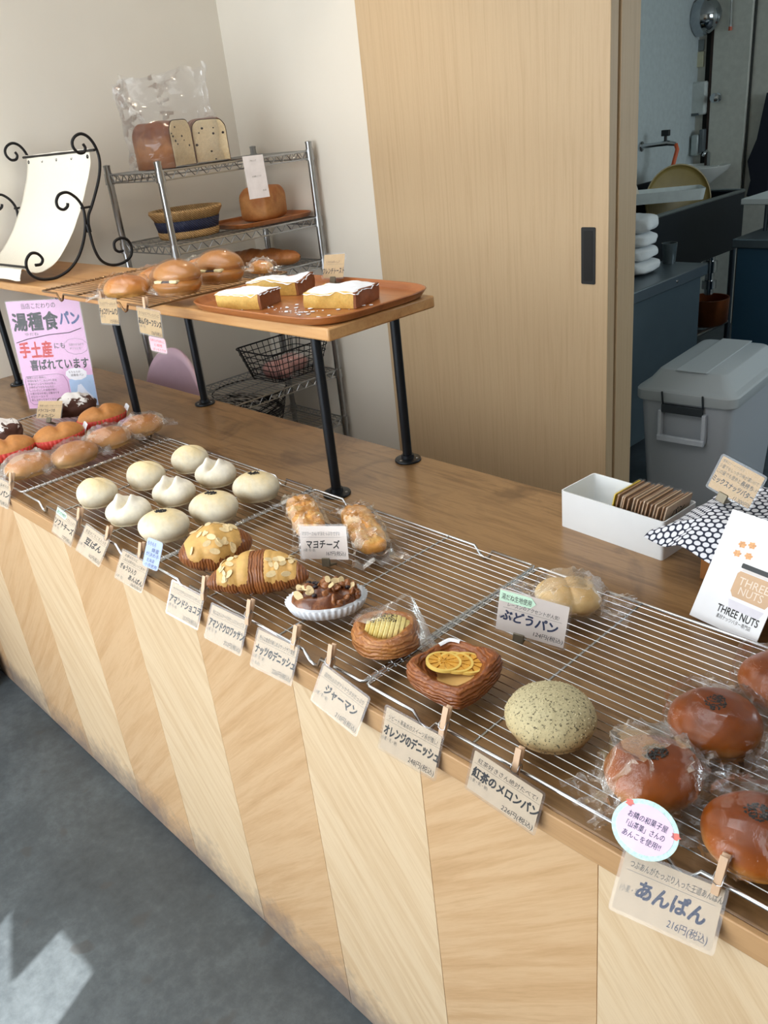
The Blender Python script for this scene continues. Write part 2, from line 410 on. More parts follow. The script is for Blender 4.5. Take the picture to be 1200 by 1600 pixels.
# ================================================================ riser shelf
STEEL = plain('black_pipe', S(26, 30, 36), 0.38, 0.6)
rs = thing('riser_shelf', 'wooden plank shelf raised on black pipe legs above the counter', 'shelf', (0, 0, 0.85))
RW = wood('riser_wood', [S(170, 118, 66), S(194, 142, 88), S(206, 158, 104), S(186, 134, 82)], 5, 0, 10, 0.35, bump=0.06, coat=0.1)
MB().bb(XW + .002, -1.278, 1.045, 1.357, 0.362, 0.389).build('board', RW, rs, bevel=0.004)
leg = MB().tube([(0, 0, 0.004), (0, 0, 0.362)], 0.0112, 14).build('leg', STEEL, rs, (-1.355, 1.072, 0))
MB().lathe([(0.0, 0.0), (0.031, 0.0), (0.032, 0.003), (0.031, 0.0055), (0.016, 0.0075), (0.0145, 0.016), (0, 0.016)], 24).build('flange', STEEL, leg)
for k in range(3):
    a = 2 * PI * k / 3 + 0.5; sm = MB(); sm.lathe([(0, 0.0), (0.0035, 0.0), (0.003, 0.002), (0, 0.0025)], 10, Matrix.Translation((0.023 * math.cos(a), 0.023 * math.sin(a), 0.0055)))
    sm.build('screw', plain('screw_steel', S(150, 150, 150), 0.3, 1.0), leg)
for x, y in ((-1.355, 1.303), (-2.238, 1.072), (-2.238, 1.300), (-3.13, 1.072), (-3.13, 1.300)):
    dup(leg, loc=(x, y, 0), parent=rs)

# ================================================================ wire cooling racks
CHROME = plain('chrome_wire', S(196, 198, 200), 0.22, 1.0)
def cooling_rack(label, x0, x1, y0, y1, z, mat=CHROME, nw=27, group=None):
    W, D = x1 - x0, y1 - y0
    r = thing('cooling_rack', label, 'cooling rack', ((x0 + x1) / 2, (y0 + y1) / 2, z - 0.022), group=group)
    t = 0.022; R = 0.0028
    def edge(y, s):
        o = []
        for (x, zz) in ((-W / 2 + 0.008, t), (-W / 2 + 0.095, t), (-W / 2 + 0.105, R + 0.004), (-W / 2 + 0.115, R), (-W / 2 + 0.125, R + 0.004), (-W / 2 + 0.137, t),
                        (W / 2 - 0.137, t), (W / 2 - 0.125, R + 0.004), (W / 2 - 0.115, R), (W / 2 - 0.105, R + 0.004), (W / 2 - 0.095, t), (W / 2 - 0.008, t)):
            o.append((x, y, zz))
        return o[::s]
    path = edge(-D / 2, 1) + [(W / 2 - 0.002, -D / 2 + 0.002, t), (W / 2, -D / 2 + 0.009, t), (W / 2, D / 2 - 0.009, t), (W / 2 - 0.002, D / 2 - 0.002, t)]
    path += edge(D / 2, -1) + [(-W / 2 + 0.002, D / 2 - 0.002, t), (-W / 2, D / 2 - 0.009, t), (-W / 2, -D / 2 + 0.009, t), (-W / 2 + 0.002, -D / 2 + 0.002, t)]
    MB().tube(path, R, 8, True).build('rim', mat, r, smooth=60)
    w = MB()
    for k in range(nw):
        y = -D / 2 + D * (k + 1) / (nw + 1)
        w.tube([(-W / 2 - 0.002, y, t + 0.0015), (-W / 2, y, t + 0.0036), (-W / 2 + 0.004, y, t + 0.0036), (W / 2 - 0.004, y, t + 0.0036), (W / 2, y, t + 0.0036), (W / 2 + 0.002, y, t + 0.0015)], 0.00088, 5)
    w.build('wires', mat, r, smooth=60)
    for x in (-W / 2 + 0.2, W / 2 - 0.2):
        MB().tube([(x, -D / 2, t + 0.0004), (x, D / 2, t + 0.0004)], 0.0022, 7).build('crossbar', mat, r, smooth=60)
    for s in (-1, 1):
        MB().tube([(s * (W / 2 - 0.004), -D / 2 + 0.004, t), (s * (W / 2 - 0.004), D / 2 - 0.004, t)], 0.0018, 6).build('end_bar', mat, r, smooth=60)
    return r
G = None
cooling_rack('wire cooling rack at the far left holding the bagged rolls and red cup breads', -2.602, -1.998, 0.616, 1.030, 0.872)
cooling_rack('wire cooling rack under the nine pale white buns', -1.992, -1.385, 0.616, 1.030, 0.872)
cooling_rack('wire cooling rack holding the croissants, nut danish and bagged cheese breads', -1.379, -0.779, 0.616, 1.030, 0.872)
cooling_rack('wire cooling rack at the right holding the green speckled bun and brown bagged buns', -0.773, -0.170, 0.616, 1.030, 0.872)
cooling_rack('bronze toned wire rack on the raised shelf under the wrapped sandwiches', -2.385, -1.802, 0.950, 1.364, 1.262, plain('bronze_wire', S(150, 122, 92), 0.3, 1.0))

# ================================================================ chrome wire shelving by the back corner
SH = plain('chrome_shelf', S(168, 170, 172), 0.28, 1.0)
X0, X1, Y0, Y1 = -3.15, -2.78, 1.62, 2.300
ws = thing('wire_shelving', 'chrome wire shelving unit standing in the back left corner', 'shelving', ((X0 + X1) / 2, (Y0 + Y1) / 2, 0))
hx, hy = (X1 - X0) / 2, (Y1 - Y0) / 2
LV = (0.12, 0.395, 0.615, 1.085, 1.255, 1.505)
for sx in (-1, 1):
    for sy in (-1, 1):
        p = MB().tube([(sx * hx, sy * hy, 0.0), (sx * hx, sy * hy, 1.535)], 0.0125, 14)
        for k in range(60): p.lathe([(0.0125, 0.03 + k * 0.025), (0.0130, 0.0305 + k * 0.025), (0.0130, 0.0325 + k * 0.025), (0.0125, 0.033 + k * 0.025)], 12, Matrix.Translation((sx * hx, sy * hy, 0)))
        po = p.build('post', SH, ws)
        MB().lathe([(0, 1.533), (0.0135, 1.533), (0.0135, 1.539), (0.0, 1.542)], 14, Matrix.Translation((sx * hx, sy * hy, 0))).build('post_cap', SH, po)
for z in LV:
    m = MB()
    for (dz, r) in ((0.0, 0.0035), (-0.028, 0.0030)):
        m.tube([(-hx, -hy, z + dz), (hx, -hy, z + dz), (hx, hy, z + dz), (-hx, hy, z + dz)], r, 6, True)
    for sx in (-1, 1):
        n = 26; pts = [(sx * hx, -hy + 0.02 + (2 * hy - 0.04) * k / n, z - (0.028 if k % 2 else 0.0)) for k in range(n + 1)]; m.tube(pts, 0.0022, 5)
    for sy in (-1, 1):
        n = 14; pts = [(-hx + 0.02 + (2 * hx - 0.04) * k / n, sy * hy, z - (0.028 if k % 2 else 0.0)) for k in range(n + 1)]; m.tube(pts, 0.0022, 5)
    for k in range(28):
        y = -hy + 2 * hy * (k + 1) / 29; m.tube([(-hx, y, z + 0.001), (hx, y, z + 0.001)], 0.0016, 5)
    for k in (-1, 0, 1): m.tube([(k * hx * 0.5, -hy, z - 0.004), (k * hx * 0.5, hy, z - 0.004)], 0.0022, 5)
    sh = m.build('shelf', SH, ws, smooth=60)
    for sx in (-1, 1):
        for sy in (-1, 1):
            c = MB(); c.lathe([(0.0128, z - 0.034), (0.0175, z - 0.034), (0.0155, z + 0.006), (0.0128, z + 0.006)], 14, Matrix.Translation((sx * hx, sy * hy, 0)))
            c.build('collar', SH, sh)
# street window (behind the camera) and an added fixture for the ceiling fill
wf = MB().bb(-3.22, -0.78, -1.80, -1.77, 0.33, 0.38).bb(-3.22, -0.78, -1.80, -1.77, 2.52, 2.57).bb(-3.22, -3.17, -1.80, -1.77, 0.38, 2.52).bb(-0.83, -0.78, -1.80, -1.77, 0.38, 2.52).bb(-2.02, -1.98, -1.80, -1.77, 0.38, 2.52)
w1 = struct(wf.build('window_1', plain('window_frame', S(90, 84, 78), 0.5), bevel=0.003))
MB().bb(-3.17, -0.83, -1.797, -1.790, 0.38, 2.52).build('pane', plain('frosted_pane', S(225, 232, 238), 0.2), w1)
t = thing('ceiling_light', 'large rectangular panel added as fill light above the counter', 'lamp', (-1.5, 0.5, 2.75))
MB().bb(-1.24, 1.24, -0.64, -0.60, -0.045, 0).bb(-1.24, 1.24, 0.60, 0.64, -0.045, 0).bb(-1.24, -1.20, -0.60, 0.60, -0.045, 0).bb(1.20, 1.24, -0.60, 0.60, -0.045, 0).build('frame', plain('fill_panel_white', S(232, 232, 230), 0.5), t, bevel=0.003)
MB().bb(-1.2, 1.2, -0.6, 0.6, -0.030, -0.022).build('diffuser', plain('fill_panel_diffuser', S(245, 245, 242), 0.5), t)
# ================================================================ bread
FILM = film('cellophane')
FILMS = film('cellophane_soft', gloss=0.35, base=0.035, rough=0.12, milk=0.04)
def dome(rx, ry, h, low=0.28, e=1.0, wob=0.0, ws=18, seed=0, fn=None):
    """rounded loaf standing on z = 0: `low` is the share of the height below the widest ring"""
    def f(d):
        up = h * (1 - low); dn = h * low
        z = d.z * up if d.z > 0 else -dn * min(1, abs(d.z) * 2.2)
        k = 1.0 if d.z > 0 else (1 - max(0, abs(d.z) * 2.2 - 1) / 1.2 * 1.0) * (1 - 0.12 * min(1, abs(d.z) * 2.2) ** 2)
        rr = math.hypot(d.x, d.y); q = (rr ** e / rr) if rr > 1e-5 and e != 1 else 1
        if d.z < 0 and abs(d.z) * 2.2 > 1:
            k = 0.88 * rr / math.sqrt(1 - (1 / 2.2) ** 2) / max(rr, 1e-6) if rr > 1e-6 else 0
        p = Vector((d.x * rx * k * q, d.y * ry * k * q, z + dn))
        if wob: p *= 1 + wob * N((d.x + seed, d.y, d.z), 1.0 * ws / 10)
        if wob: p.z = max(p.z, 0)
        if fn: p = fn(p, d)
        return p
    return f
def pouch(parent, rx, ry, h, tail=0.03, tw=0.035, amp=0.004, seed=0, mat=None, droop=0.006, nx=64, na=40, name='wrapper', zt=0.012):
    """clear bag around a loaf lying along x: snug body, crinkled flat ends"""
    L = rx * 1.04 + tail
    def f(u, v):
        x = (u * 2 - 1) * L; ax = abs(x) / (rx * 1.06)
        b = math.sqrt(max(0.0, 1 - min(1, ax) ** 2.2))
        e = max(0.0, (abs(x) - rx * 0.8) / (L - rx * 0.8))
        wy = max(ry * 1.06 * b, tw * (0.75 + 0.4 * e)); hz = max(h * 0.53 * b, 0.0015)
        zc = h * 0.5 * b + (1 - b) * (zt - droop * e)
        a = 2 * PI * v
        c_, s_ = math.cos(a), math.sin(a)
        cy = math.copysign(abs(c_) ** 0.9, c_); sz = math.copysign(abs(s_) ** 0.8, s_)
        n = 1.4 * (1 - min(1, 2.4 * abs(N((x * 20 + seed, c_ * 1.3, s_ * 1.3))))) ** 3 + (0.12 + e) * 0.7 * (1 - min(1, 2.2 * abs(N((x * 55 + seed, c_ * 3.5, s_ * 3.5))))) ** 2
        k = amp * n * (1 + 0.6 * max(0, s_))
        fold = 0.006 * e * math.sin(cy * 9 + seed) + 0.004 * e * N((x * 60, cy * 3, seed))
        return (x + 0.004 * e * N((cy * 3, seed, 1)), cy * (wy + k * 0.8), max(0.0006, zc + sz * (hz + k) + fold))
    m = MB().grid(f, na, nx) if False else None
    mb = MB()
    vs = []; fs = []
    for i in range(nx + 1):
        for j in range(na): vs.append(f(i / nx, j / na))
    for i in range(nx):
        for j in range(na):
            q = (j + 1) % na; fs.append((i * na + j, i * na + q, (i + 1) * na + q, (i + 1) * na + j))
    mb.add(vs, fs)
    return mb.build(name, mat or FILM, parent, smooth=38)
def seeds(parent, name, mat, n, rx, ry, zf, sz=(0.0016, 0.0009, 0.0007), seed=1):
    r = random.Random(seed); m = MB()
    for k in range(n):
        t = r.uniform(0, 2 * PI); q = math.sqrt(r.random()); x, y = rx * q * math.cos(t), ry * q * math.sin(t)
        mt = Matrix.Translation((x, y, zf(x, y) + sz[2] * 0.5)) @ Matrix.Rotation(r.uniform(0, PI), 4, 'Z')
        m.blob(lambda d: Vector((d.x * sz[0], d.y * sz[1], d.z * sz[2])), 6, 4, mt)
    o = m.build(name, mat, parent, smooth=60); o['kind'] = 'stuff'; return o
RZ = 0.8765
# --- brown glossy buns in cellophane
M_AN = bread('glazed_brown', S(120, 54, 8), S(160, 82, 16), S(212, 148, 72), 0.0, 0.052, 0.34, 0.2, 0.25, 22, 0.04)
SES = plain('black_sesame', S(22, 20, 20), 0.5)
def an_bun(label, x, y, rz, s=1.0, sd=0):
    t = thing('wrapped_bun', label, 'bread', (x, y, RZ), (0, 0, math.radians(rz)))
    R, H = 0.056 * s, 0.050
    MB().blob(dome(R, R * 0.96, H, 0.34, wob=0.04, seed=sd), 40, 24).build('bun', M_AN, t, smooth=180)
    seeds(t, 'black_sesame', SES, 110, 0.015, 0.012, lambda a, b: H * (0.34 + 0.66 * math.sqrt(max(0, 1 - (a * a + b * b) / R ** 2))), (0.0019, 0.0011, 0.0009), sd)
    pouch(t, R, R * 0.97, H + 0.003, 0.040, 0.034, 0.0075, sd * 3.7)
an_bun('brown glazed bun in cellophane with black sesame, nearest the pink oval sticker', -0.362, 0.690, 62, 1.0, 1)
an_bun('brown glazed bun in cellophane behind the one nearest the oval sticker', -0.349, 0.812, 100, 1.03, 2)
an_bun('brown glazed bun in cellophane touching the bottom of the white jar leaflet', -0.318, 0.940, 80, 1.03, 3)
an_bun('brown glazed bun in cellophane at the right edge in front, above the clothespin', -0.236, 0.676, 15, 1.0, 4)
an_bun('brown glazed bun in cellophane cut by the right edge, second row back', -0.200, 0.800, 20, 1.0, 5)
M_AN.node_tree.nodes['Principled BSDF'].inputs['Specular IOR Level'].default_value = 0.3
# --- green speckled melon bread
t = thing('melon_bread', 'round greenish bun with tea specks and a rough sugar crust', 'bread', (-0.510, 0.697, RZ))
M_ME = bread('tea_crust', S(188, 177, 140), S(190, 174, 132), S(192, 156, 106), 0.0, 0.055, 0.7, 0, 0.2, 44, 0.7, speck=(S(92, 84, 62), 0.585))
def mel(p, d): return p * (1 + 0.010 * N(p, 190) + 0.012 * N(p, 60) + 0.02 * N(p, 18))
MB().blob(dome(0.059, 0.056, 0.056, 0.34, fn=mel), 90, 54).build('bun', M_ME, t, smooth=180)
sg = random.Random(5); m = MB()
for k in range(260):
    a, q = sg.uniform(0, 2 * PI), sg.uniform(0.1, 1.45); d = Vector((math.sin(q) * math.cos(a), math.sin(q) * math.sin(a), math.cos(q)))
    p = dome(0.059, 0.056, 0.056, 0.34, fn=mel)(d); c = Matrix.Translation(p) @ Matrix.Rotation(a, 4, 'Z'); m.box((0, 0, 0), (0.0011, 0.0011, 0.0011), c)
o = m.build('sugar', plain('sugar_grain', S(220, 210, 176), 0.3), t, smooth=0); o['label'] = 'coarse sugar grains on the crust'; o['kind'] = 'stuff'
# --- pale buns
M_WB = bread('pale_bun', S(226, 206, 160), S(232, 224, 202), S(224, 206, 168), 0.0, 0.062, 0.62, 0, 0.6, 16, 0.05)
FLOUR = bread('floured_bun', S(238, 232, 218), S(236, 228, 206), S(226, 210, 172), 0.0, 0.055, 0.8, 0, 0.6, 20, 0.1)
def pale(kind, label, x, y, rz, sd):
    t = thing('pale_bun', label, 'bread', (x, y, RZ), (0, 0, math.radians(rz)), 'pale white buns')
    if kind == 'fold':
        def fn(p, d):
            up = max(0, d.z)
            g = math.exp(-((p.y - 0.006 - 0.1 * p.x) / 0.006) ** 2) * math.exp(-(p.x / 0.03) ** 2)
            g2 = math.exp(-((p.y + 0.008) / 0.010) ** 2) * math.exp(-(p.x / 0.032) ** 2)
            p.z += up * (-0.013 * g + 0.007 * g2); return p * (1 + 0.035 * N((p.x * 26 + sd, p.y * 26, p.z * 26)))
        MB().blob(dome(0.047, 0.043, 0.057, 0.40, fn=fn), 64, 40).build('bun', M_WB, t, smooth=180)
    elif kind == 'peak':
        def fn(p, d):
            up = max(0, d.z) ** 1.4
            g = math.exp(-((p.x) / 0.0085) ** 2); w = math.exp(-(p.y / 0.028) ** 2)
            pk = math.exp(-((abs(p.x) - 0.017) / 0.0075) ** 2) * math.exp(-(p.y / 0.012) ** 2)
            p.z += up * (-0.024 * g * w + 0.013 * pk); return p * (1 + 0.03 * N((p.x * 30 + sd, p.y * 30, p.z * 30)))
        MB().blob(dome(0.050, 0.045, 0.050, 0.40, fn=fn), 80, 48).build('bun', FLOUR, t, smooth=180)
    else:
        fn = lambda p, d: p * (1 + 0.02 * N((p.x * 25 + sd, p.y * 25, p.z * 25)))
        MB().blob(dome(0.054, 0.047, 0.054, 0.40, fn=fn), 48, 30).build('bun', M_WB, t, smooth=180)
        s = seeds(t, 'black_sesame', SES, 80, 0.013, 0.008, lambda a, b: 0.0543, (0.0019, 0.0011, 0.0009), sd)
pale('fold', 'smooth pale bun with a folded crease, front of its column of three', -1.752, 0.697, 30, 1)
pale('fold', 'smooth pale bun with a folded crease, middle of its column of three', -1.745, 0.820, 30, 2)
pale('fold', 'smooth pale bun with a folded crease, rearmost of all the pale buns', -1.738, 0.938, 30, 3)
pale('peak', 'floured pale bun snipped into two peaks, nearest the counter front', -1.602, 0.694, 30, 4)
pale('peak', 'floured pale bun snipped into two peaks, middle of the three snipped ones', -1.603, 0.808, 25, 5)
pale('peak', 'floured pale bun snipped into two peaks, rearmost of the three snipped ones', -1.608, 0.925, 22, 6)
pale('seed', 'pale bun topped with black sesame, front one beside the blue note', -1.464, 0.700, 34, 7)
pale('seed', 'pale bun topped with black sesame, middle one of three', -1.449, 0.812, 30, 8)
pale('seed', 'pale bun topped with black sesame, rear one beside the bagged cheese bread', -1.457, 0.930, 30, 9)
# --- croissants
M_CR = flaky('croissant', S(84, 42, 16), S(130, 72, 30), S(172, 108, 54), 62, 'X', 4.0, bump=0.5)
CREAM = bread('almond_cream', S(216, 172, 100), S(206, 158, 88), S(172, 112, 56), 0.0, 0.06, 0.5, 0, 0.9, 26, 0.4)
ALM = plain('almond_slice', S(232, 208, 160), 0.5, var=0.1, scale=200)
def flakes(parent, pts, seed, size=0.008):
    r = random.Random(seed)
    for p, nrm in pts:
        m = MB()
        q = nrm.to_track_quat('Y', 'Z').to_matrix().to_4x4(); a = Matrix.Rotation(r.uniform(0, PI * 2), 4, 'Y')
        tilt = Matrix.Rotation(r.uniform(-0.5, 0.5), 4, 'X'); s = size * r.uniform(0.7, 1.15)
        m.prism(ellipse(s, s * 0.58, 14, fn=lambda k: 1 - 0.12 * math.cos(2 * PI * k / 14)), -0.0006, 0.0006, Matrix.Translation(p + nrm * 0.0012) @ q @ a @ tilt)
        m.build('almond_slice', ALM, parent)
def cro_pt(u, v, L, R, bend, ridges, infl=0.0):
    s = u * 2 - 1; x = s * L; y = -bend * s * s
    r = R * (1 - abs(s) ** 2.4) ** 0.5 * (1 + 0.09 * (abs(math.sin(ridges * PI * (u + 0.02))) ** 0.6)) * (0.72 + 0.28 * (1 - abs(s))) + 0.003 * (1 - abs(s)) + infl
    a = 2 * PI * v; z = R * 0.82 + r * math.sin(a) * 0.92
    return Vector((x, y + r * math.cos(a), max(0.0, z - R * 0.05)))
def croissant(label, x, y, rz, L, R, bend, ridges, sd, caps):
    t = thing('croissant', label, 'bread', (x, y, RZ), (0, 0, math.radians(rz)))
    f = lambda u, v: cro_pt(u, v, L, R, bend, ridges)
    MB().grid(lambda u, v: f(u * 0.996 + 0.002, v), 90, 32).build('pastry', M_CR, t, smooth=180)
    m = MB(); pts = []; r = random.Random(sd)
    for (u0, u1, v0, v1) in caps:
        def g(u, v, o=0.0):
            e = min(1, 6 * min(u, 1 - u)) * min(1, 5 * min(v, 1 - v))
            wv = 0.05 * N((u * 5, v * 2 + sd, 1)) + 0.03 * N((u * 14, sd, 2)); uu = u0 + (u1 - u0) * (u + 0.10 * N((v * 5, sd, 3)) * (1 - abs(2 * u - 1)))
            return cro_pt(uu, v0 + (v1 - v0) * v + wv * (1 if v < 0.5 else -1) * (2 * abs(v - .5)), L, R, bend, ridges, -0.0006 + e * (0.0032 + 0.0012 * N((u * 8, v * 8, sd))) + o)
        m.grid(g, 26, 22)
        for k in range(int(26 * (u1 - u0) * 1.6)):
            u, v = r.uniform(0.12, 0.9), r.uniform(0.15, 0.85); p = g(u, v); n = (g(u + .02, v) - p).cross(g(u, v + .02) - p); n.normalize()
            if n.z < 0: n = -n
            pts.append((p, n))
    m.build('almond_cream', CREAM, t, smooth=180)
    flakes(t, pts, sd, 0.0085)
croissant('almond topped chocolate croissant, the left one behind the other croissant', -1.262, 0.694, 66, 0.070, 0.043, 0.000, 3, 3, [(0.08, 0.86, 0.02, 0.52)])
croissant('almond croissant with a bare brown band between two cream patches', -1.122, 0.692, 45, 0.090, 0.038, 0.026, 6, 8, [(0.10, 0.44, -0.03, 0.52), (0.57, 0.90, -0.02, 0.52)])
# --- nut danish in a white paper cup
def cup(parent, rx, ry, h, mat, flare=1.22, n=44, amp=0.028, name='paper_cup'):
    m = MB(); prof = [(0.0, 0.0008), (0.9, 0.0008), (1.0, 0.002), (1 + (flare - 1) * 0.5, h * 0.5), (flare, h)]
    def f(p, t):
        k = math.hypot(p[0], p[1]); w = 1 + amp * math.sin(n * t) * min(1, p[2] / 0.004)
        return (p[0] * w, p[1] * w, p[2])
    m.lathe(prof, n * 6, None, rx, ry, f)
    return m.build(name, mat, parent, smooth=180, solid=0.0005)
WCUP = plain('white_cup_paper', S(232, 236, 244), 0.6)
M_ND = bread('nut_danish', S(96, 48, 20), S(130, 74, 34), S(150, 96, 50), 0.0, 0.04, 0.28, 0.5, 1.3, 60, 0.6)
t = thing('nut_danish', 'glazed nut and almond danish in a fluted white paper cup', 'bread', (-0.972, 0.716, RZ), (0, 0, math.radians(48)))
cup(t, 0.060, 0.042, 0.021, WCUP, 1.14, 40, 0.022)
def nd(p, d): return Vector((p.x, p.y, p.z + max(0, d.z) * 0.010 * N((p.x * 55, p.y * 55, 3)))) * (1 + 0.05 * N((p.x * 60, p.y * 60, p.z * 40)))
NDF = dome(0.060, 0.041, 0.040, 0.40, fn=nd)
MB().blob(NDF, 70, 40).build('pastry', M_ND, t, smooth=180)
r = random.Random(4)
WAL = bread('walnut', S(150, 92, 46), S(116, 64, 28), S(84, 44, 20), -0.01, 0.05, 0.3, 0.4, 1.2, 90, 0.4)
for k in range(24):
    nut = MB(); a, q = r.uniform(0, 2 * PI), math.sqrt(r.random()) * 1.25; d = Vector((math.sin(q) * math.cos(a), math.sin(q) * math.sin(a), math.cos(q))); p = NDF(d)
    mt = Matrix.Translation(p) @ Euler((r.uniform(0, 3), r.uniform(0, 3), r.uniform(0, 3))).to_matrix().to_4x4(); sx, sy, sz = r.uniform(.008, .013), r.uniform(.005, .008), r.uniform(.003, .005)
    nut.blob(lambda d: Vector((d.x * sx, d.y * sy, d.z * sz)) * (1 + 0.55 * N((d.x * 2.4 + k, d.y * 2.4, d.z * 2.4))), 12, 8, mt)
    nut.build('walnut_piece', WAL, t, smooth=180)
fl = []
for k in range(12):
    a, q = r.uniform(0, 2 * PI), r.uniform(0.1, 1.0); d = Vector((math.sin(q) * math.cos(a), math.sin(q) * math.sin(a), math.cos(q))); fl.append((NDF(d) + Vector((0, 0, .004)), Vector((r.uniform(-.5, .5), r.uniform(-.6, .3), 1)).normalized()))
flakes(t, fl, 9, 0.0095)
for k in range(9):
    rs_ = MB(); a, q = r.uniform(0, 2 * PI), r.uniform(0.2, 1.0); d = Vector((math.sin(q) * math.cos(a), math.sin(q) * math.sin(a), math.cos(q)))
    rs_.blob(lambda d: Vector((d.x * .005, d.y * .0035, d.z * .003)), 10, 6, Matrix.Translation(NDF(d) + Vector((0, 0, .003))))
    rs_.build('raisin', plain('raisin', S(34, 20, 26), 0.35), t, smooth=180)
# --- round potato danish under a film
M_GR = flaky('danish_crust', S(128, 72, 30), S(172, 108, 54), S(206, 146, 84), 52, 'Z', 7.0)
t = thing('potato_danish', 'round danish filled with sliced potato and partly covered by clear film', 'bread', (-0.812, 0.700, RZ))
prof = [(0, 0.001), (0.040, 0.001)]
for k in range(15):
    a = -0.9 + 3.5 * k / 14; prof.append((0.0405 + 0.0125 * math.cos(a) + (0.0009 if k % 2 else -0.0009), 0.020 + 0.019 * math.sin(a)))
prof += [(0.027, 0.024), (0.014, 0.021), (0, 0.021)]
MB().lathe(prof, 72, None, 1, 0.96, lambda p, t_: (p[0] * (1 + 0.04 * math.sin(3 * t_ + p[2] * 90) + 0.015 * N((p[0] * 80, p[1] * 80, p[2] * 80))), p[1] * (1 + 0.04 * math.sin(3 * t_ + p[2] * 90)), p[2] * (1 + 0.06 * math.sin(2 * t_ + 1)))).build('pastry', M_GR, t, smooth=180)
PO = bread('potato', S(236, 216, 140), S(228, 204, 122), S(204, 170, 86), 0.02, 0.05, 0.4, 0.1, 0.9, 60, 0.2)
rot45 = Matrix.Rotation(math.radians(38), 4, 'Z')
for k in range(9):
    x = -0.030 + 0.0075 * k; hh = 0.023 * math.sqrt(max(0.1, 1 - (x / 0.038) ** 2))
    mt = rot45 @ Matrix.Translation((x, 0, 0.029)) @ Matrix.Rotation(0.35, 4, 'Y')
    m = MB(); o = ellipse(0.027 * math.sqrt(max(0.2, 1 - (x / 0.036) ** 2)), hh, 22)
    m.add([(-0.0033, a, b) for a, b in o] + [(0.0033, a, b) for a, b in o], [tuple(range(22)), tuple(range(43, 21, -1))] + [(i, 22 + i, 22 + (i + 1) % 22, (i + 1) % 22) for i in range(22)], mt)
    m.build('potato_slice', PO, t, bevel=0.0012)
r = random.Random(2); m = MB()
for k in range(160):
    x, y = r.uniform(-.022, .022), r.uniform(-.010, .010); hh = 0.030 + 0.022 * math.sqrt(max(0, 1 - (x / 0.034) ** 2 - (y / 0.03) ** 2)) - 0.0005
    m.box((0, 0, 0), (0.0013, 0.0009, 0.0007), rot45 @ Matrix.Translation((x, y, hh + 0.001)) @ Matrix.Rotation(r.uniform(0, 3), 4, 'Z'))
m.build('pepper', plain('ground_pepper', S(62, 48, 32), 0.8), t, smooth=0)['kind'] = 'stuff'
def filmf(u, v):
    x = -0.055 + 0.13 * u; y = 0.045 - 0.075 * v; q = math.hypot(x * 0.9, y) / 0.055
    base = 0.045 * math.sqrt(max(0, 1.35 - q * q)) + 0.006
    return (x, y, max(0.001, base + 0.032 * math.exp(-((x - 0.012) / 0.022) ** 2) * (1 - v) + 0.004 * N((u * 6, v * 6, 4))))
MB().grid(filmf, 26, 16).build('clear_film', FILM, t, (0, 0, 0), smooth=20)
# --- orange danish
t = thing('orange_danish', 'diamond shaped orange danish with three orange slices in a brown paper cup', 'bread', (-0.666, 0.690, RZ), (0, 0, math.radians(47)))
BCUP = plain('kraft_cup_paper', S(178, 140, 112), 0.6)
def sq(a, p=0.62):
    c, s = math.cos(a), math.sin(a); n = 1.30; return 1.13 * (abs(c) ** n + abs(s) ** n) ** (-1 / n)
m = MB()
def cupf(p, a):
    k = sq(a); w = (1 + 0.022 * math.sin(60 * a) * min(1, p[2] / 0.004)) * k; return (p[0] * w, p[1] * w, p[2] + (0.004 * abs(math.cos(2 * a)) if p[2] > 0.01 else 0))
m.lathe([(0, 0.0008), (0.044, 0.0008), (0.048, 0.003), (0.055, 0.016)], 240, None, 1, 1, cupf); m.build('paper_cup', BCUP, t, smooth=180, solid=0.0005)
M_OR = flaky('orange_pastry', S(92, 46, 20), S(142, 78, 36), S(180, 112, 58), 60, 'Z', 5.0, 0.32)
prof = [(0, 0.002), (0.044, 0.002)] + [(0.050 + 0.0095 * math.cos(-1.1 + 3.5 * k / 15) + (0.0006 if k % 2 else -0.0006), 0.021 + 0.017 * math.sin(-1.1 + 3.5 * k / 15)) for k in range(16)] + [(0.034, 0.028), (0.02, 0.027), (0, 0.027)]
def orf(p, a):
    k = sq(a); lift = 0.010 * max(0, math.cos(2 * (a))) * min(1, p[2] / 0.03); q = math.hypot(p[0], p[1]) / 0.055
    return (p[0] * k * (1 + 0.02 * N((a * 3, p[2] * 120, 1))), p[1] * k * (1 + 0.02 * N((a * 3, p[2] * 120, 1))), p[2] + lift * q * q)
MB().lathe(prof, 120, None, 1, 1, orf).build('pastry', M_OR, t, smooth=180)
MB().grid(lambda u, v: (0.040 * v * sq(2 * PI * u) * math.cos(2 * PI * u), 0.036 * v * sq(2 * PI * u) * math.sin(2 * PI * u), 0.0295 + 0.0015 * N((u * 9, v * 3, 1))), 40, 6).build('custard', plain('custard', S(214, 172, 108), 0.3, coat=0.3, var=0.12), t, smooth=180)
OC = plain('orange_flesh', S(226, 166, 62), 0.18, coat=0.4, var=0.2, scale=120); ORD = plain('orange_rind', S(240, 206, 110), 0.3, coat=0.3)
